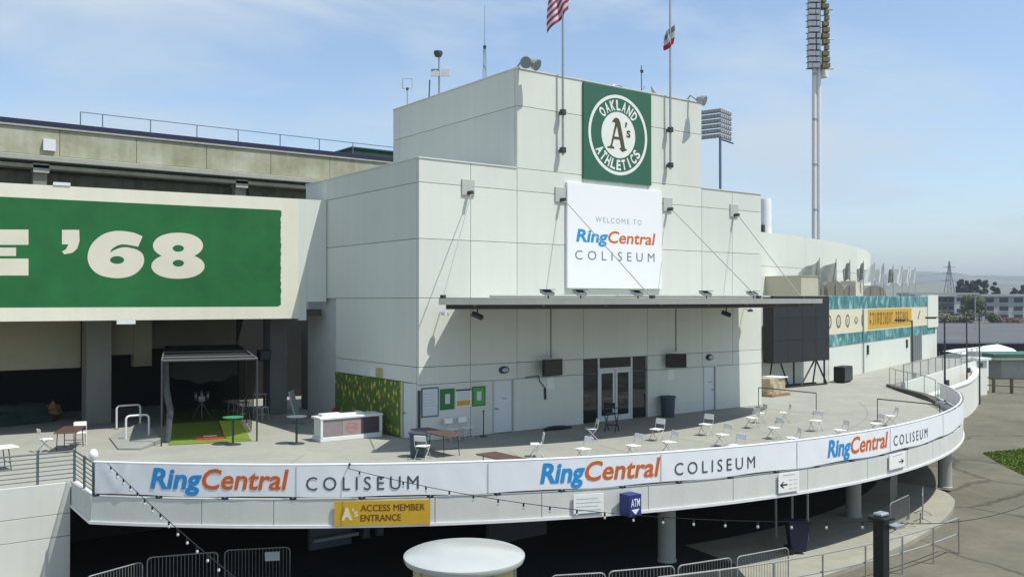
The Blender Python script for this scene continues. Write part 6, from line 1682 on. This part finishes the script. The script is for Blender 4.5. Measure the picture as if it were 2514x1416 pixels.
bm = bmesh.new(); add_prism(bm, [(-2.1, -0.85), (2.1, -0.85), (2.1, 0.85), (-2.1, 0.85)], 0.3, 0.85); bmesh.ops.bevel(bm, geom=bm.edges[:], offset=0.12, segments=2, affect='EDGES'); obj('body', bm, WPAINT, t, local=True)
bm = bmesh.new(); add_prism(bm, [(-1.3, -0.75), (1.0, -0.75), (1.0, 0.75), (-1.3, 0.75)], 0.851, 1.4)
for v in bm.verts:
    if v.co.z > 1.2: v.co.x *= 0.7; v.co.y *= 0.85
obj('cabin', bm, GLASS, t, local=True)
for sx in (-1.3, 1.3):
    for sy in (-0.86, 0.86): obj('wheel', tube([(sx, sy-0.08, 0.31), (sx, sy+0.08, 0.31)], 0.31, 12), BLACK, t, local=True)
# trees
def tree(name, lab, px, pyb, pyt, wpx, Z, m, seed, dens=900, trunk=0.25, group=None, base=None, leaf=0.5):
    g_ = at_d(px, pyb, Z); top = at_d(px, pyt, Z); zt_ = top.z; R = wpx/2*Z/FPX
    rnd = random.Random(seed)
    t = thing(name, lab, 'tree' if trunk else 'shrub', (g_.x, g_.y, 0.01), 0, group)
    H = zt_; zb_ = H*trunk
    if trunk:
        tr = obj('trunk', tube([(0,0,0), (0.02*H, 0, H*0.3), (-0.01*H, 0.01*H, H*0.75)], 0.03*H, 7, r2=0.01*H), mat('bark', (0.10, 0.08, 0.06), 0.9, 0.3, 2), t, local=True)
        for k in range(5):
            a = rnd.uniform(0, 2*PI); z0 = H*rnd.uniform(0.28, 0.5)
            obj('limb', tube([(0, 0, z0), (R*0.55*math.cos(a), R*0.55*math.sin(a), z0+H*0.2)], 0.012*H, 5, r2=0.005*H), MATS['bark'], tr, local=True)
    bm = bmesh.new()
    cl = [(Vector((rnd.gauss(0, 0.42)*R, rnd.gauss(0, 0.42)*R, zb_ + (H-zb_)*rnd.uniform(0.12, 0.9))), rnd.uniform(0.28, 0.5)*R) for _ in range(16)]
    cl.append((Vector((0, 0, H - 0.3*R)), 0.3*R))
    for i in range(dens):
        c_, r_ = cl[i % len(cl)]
        d = Vector((rnd.gauss(0,1), rnd.gauss(0,1), rnd.gauss(0,1))).normalized()*r_*rnd.uniform(0.5, 1.05)
        p = c_ + d; p.z = min(max(p.z, zb_*0.9+0.1), H)
        k = (p.x**2+p.y**2)**0.5
        if k > R: p.x *= R/k; p.y *= R/k
        u = Vector((rnd.gauss(0,1), rnd.gauss(0,1), rnd.gauss(0,1))).normalized(); v = u.orthogonal().normalized(); s_ = leaf*rnd.uniform(0.6, 1.3)
        bm.faces.new([bm.verts.new(p+u*s_), bm.verts.new(p+v*s_*0.7), bm.verts.new(p-u*s_), bm.verts.new(p-v*s_*0.7)])
    obj('crown', bm, m, t, local=True, fixn=False)
DTREE = mat('dark_evergreen', (0.022, 0.038, 0.032), 0.9, 0.4, 0.4); OTREE = mat('olive_foliage', (0.10, 0.13, 0.045), 0.9, 0.4, 0.4); STREE = mat('dry_shrub', (0.20, 0.20, 0.10), 0.9, 0.3, 0.5)
for k, (px, pyt, w) in enumerate(((2361, 686, 26), (2388, 689, 24), (2404, 686, 26), (2420, 688, 22), (2443, 693, 18), (2374, 690, 16), (2512, 700, 26), (2490, 708, 14))):
    tree('evergreen_tree', ['tall dark evergreen tree at the pylon end of the far row', 'dark evergreen tree second from the pylon end of the far row', 'round-topped dark evergreen tree in the middle of the far row', 'dark evergreen tree at the outer end of the dense far row', 'lone small dark evergreen tree apart from the far row', 'thin dark evergreen tree wedged into the far row', 'dark tree rising over the far end of the pale apartment block', 'small dark tree top above the pale apartment roof'][k], px, 735+20, pyt, w*1.15, 470, DTREE, 30+k, 1900, 0.2, 'dark evergreen trees on the skyline', leaf=0.75)
tree('loose_tree', 'loose green tree in front of the dark three-storey building', 2385, 790, 727, 62, 322, OTREE, 50, 1400, 0.2, leaf=0.55)
for k, (px, pyt, w) in enumerate(((2325, 770, 44), (2365, 775, 30), (2384, 762, 34), (2440, 770, 36), (2345, 778, 26))):
    tree('dry_shrub', ['wide dry shrub at the lot edge beside the white wall end', 'pale dry shrub below the loose green tree', 'rounded pale shrub beside the loose green tree', 'dark dry shrub in front of the pale apartment block', 'small dry shrub between two larger shrubs'][k], px, 792, pyt, w, 318, STREE if k != 3 else OTREE, 60+k, 500, 0.0, 'shrubs along the lot edge', leaf=0.5)
# hedge line of low planting
tree('red_hedge', 'reddish low hedge along the lot edge in front of the apartments', 2470, 792, 781, 110, 320, mat('red_hedge_leaf', (0.16, 0.09, 0.07), 0.9, 0.4, 0.5), 70, 900, 0.0, leaf=0.4)
# pylon
pc = at_d(2331, 735, 620); zt_ = at_d(2331, 641, 620).z
t = thing('power_pylon', 'hazy lattice power pylon on the skyline', 'pylon', (pc.x, pc.y, 0))
PYL = mat('pylon_steel', (0.18, 0.20, 0.22), 0.6, 0.1, 0.1)
wb_, wt_ = 4.0, 0.7
def leg_pt(sx, sy, f): w = wb_ + (wt_-wb_)*min(1, f*1.25); return Vector((pc.x, pc.y, 0)) + rv*(w*sx) + Vector((FW.x, FW.y, 0)).normalized()*(w*sy) + Vector((0, 0, zt_*f))
for sx in (-1, 1):
    for sy in (-1, 1): obj('leg', tube([leg_pt(sx, sy, 0.0), leg_pt(sx, sy, 0.8), leg_pt(sx*0.2, sy*0.2, 1.0)], 0.26, 4), PYL, t)
for k in range(9):
    f0, f1 = k/10, (k+1)/10
    obj('brace', tube([leg_pt(-1, -1, f0), leg_pt(1, -1, f1)], 0.14, 4), PYL, t); obj('brace', tube([leg_pt(1, -1, f0), leg_pt(-1, -1, f1)], 0.14, 4), PYL, t)
arms = []
for f, w in ((0.62, 6.0), (0.76, 5.0), (0.88, 4.2)):
    o = obj('cross_arm', tube([Vector((pc.x, pc.y, zt_*f)) - rv*w, Vector((pc.x, pc.y, zt_*f)) + rv*w], 0.24, 4), PYL, t); arms.append((f, w))
for f, w in arms[:2]:
    for s_ in (-1, 1):
        A_ = Vector((pc.x, pc.y, zt_*f)) + rv*(w*s_); tag_lab = ('lower' if f < 0.7 else 'upper') + (' inner' if s_ < 0 else ' outer') + ' power line sagging away from the pylon over the hills'
        B_ = A_ + rv*260 + Vector((FW.x, FW.y, 0))*90; C_ = A_ - rv*240 + Vector((FW.x, FW.y, 0))*90
        pts = []
        for i in range(13): u = i/12; q = C_.lerp(A_, u); q.z -= 6*4*u*(1-u); pts.append(q)
        for i in range(1, 13): u = i/12; q = A_.lerp(B_, u); q.z -= 6*4*u*(1-u); pts.append(q)
        tag(obj('power_line', tube(pts, 0.06, 4), PYL), tag_lab, 'power line')
# lot lamp standards
for px, pyt, Z, lab in ((2394, 728, 240, 'tall pale lamp standard in the parking lot'),):
    q = at_d(px, 735, Z); z1 = at_d(px, pyt, Z).z; z1 = max(z1, 9)
    t = thing('lot_lamp', lab, 'lamp', (q.x, q.y, 0.01)); obj('pole', tube([(0,0,0), (0,0,z1)], 0.14, 6), METAL, t, local=True); obj('arm', box(-0.8, 0.8, -0.1, 0.1, z1-0.12, z1), METAL, t, local=True)
# ================================================================ HAZE
HZ = bpy.data.materials.new('haze_air'); HZ.use_nodes = True
hn, hl = HZ.node_tree.nodes, HZ.node_tree.links; hn.clear()
ho = hn.new('ShaderNodeOutputMaterial'); hv = hn.new('ShaderNodeVolumePrincipled')
hv.inputs['Color'].default_value = (0.70, 0.78, 0.86, 1); hv.inputs['Density'].default_value = 0.00024; hv.inputs['Anisotropy'].default_value = 0.2
hl.new(hv.outputs['Volume'], ho.inputs['Volume'])
hz = obj('haze', box(-12300, 12300, -12300, 12300, -5, 265), HZ, kind='stuff')
tag(hz, 'pale even haze that fades the far hills to blue', 'haze')
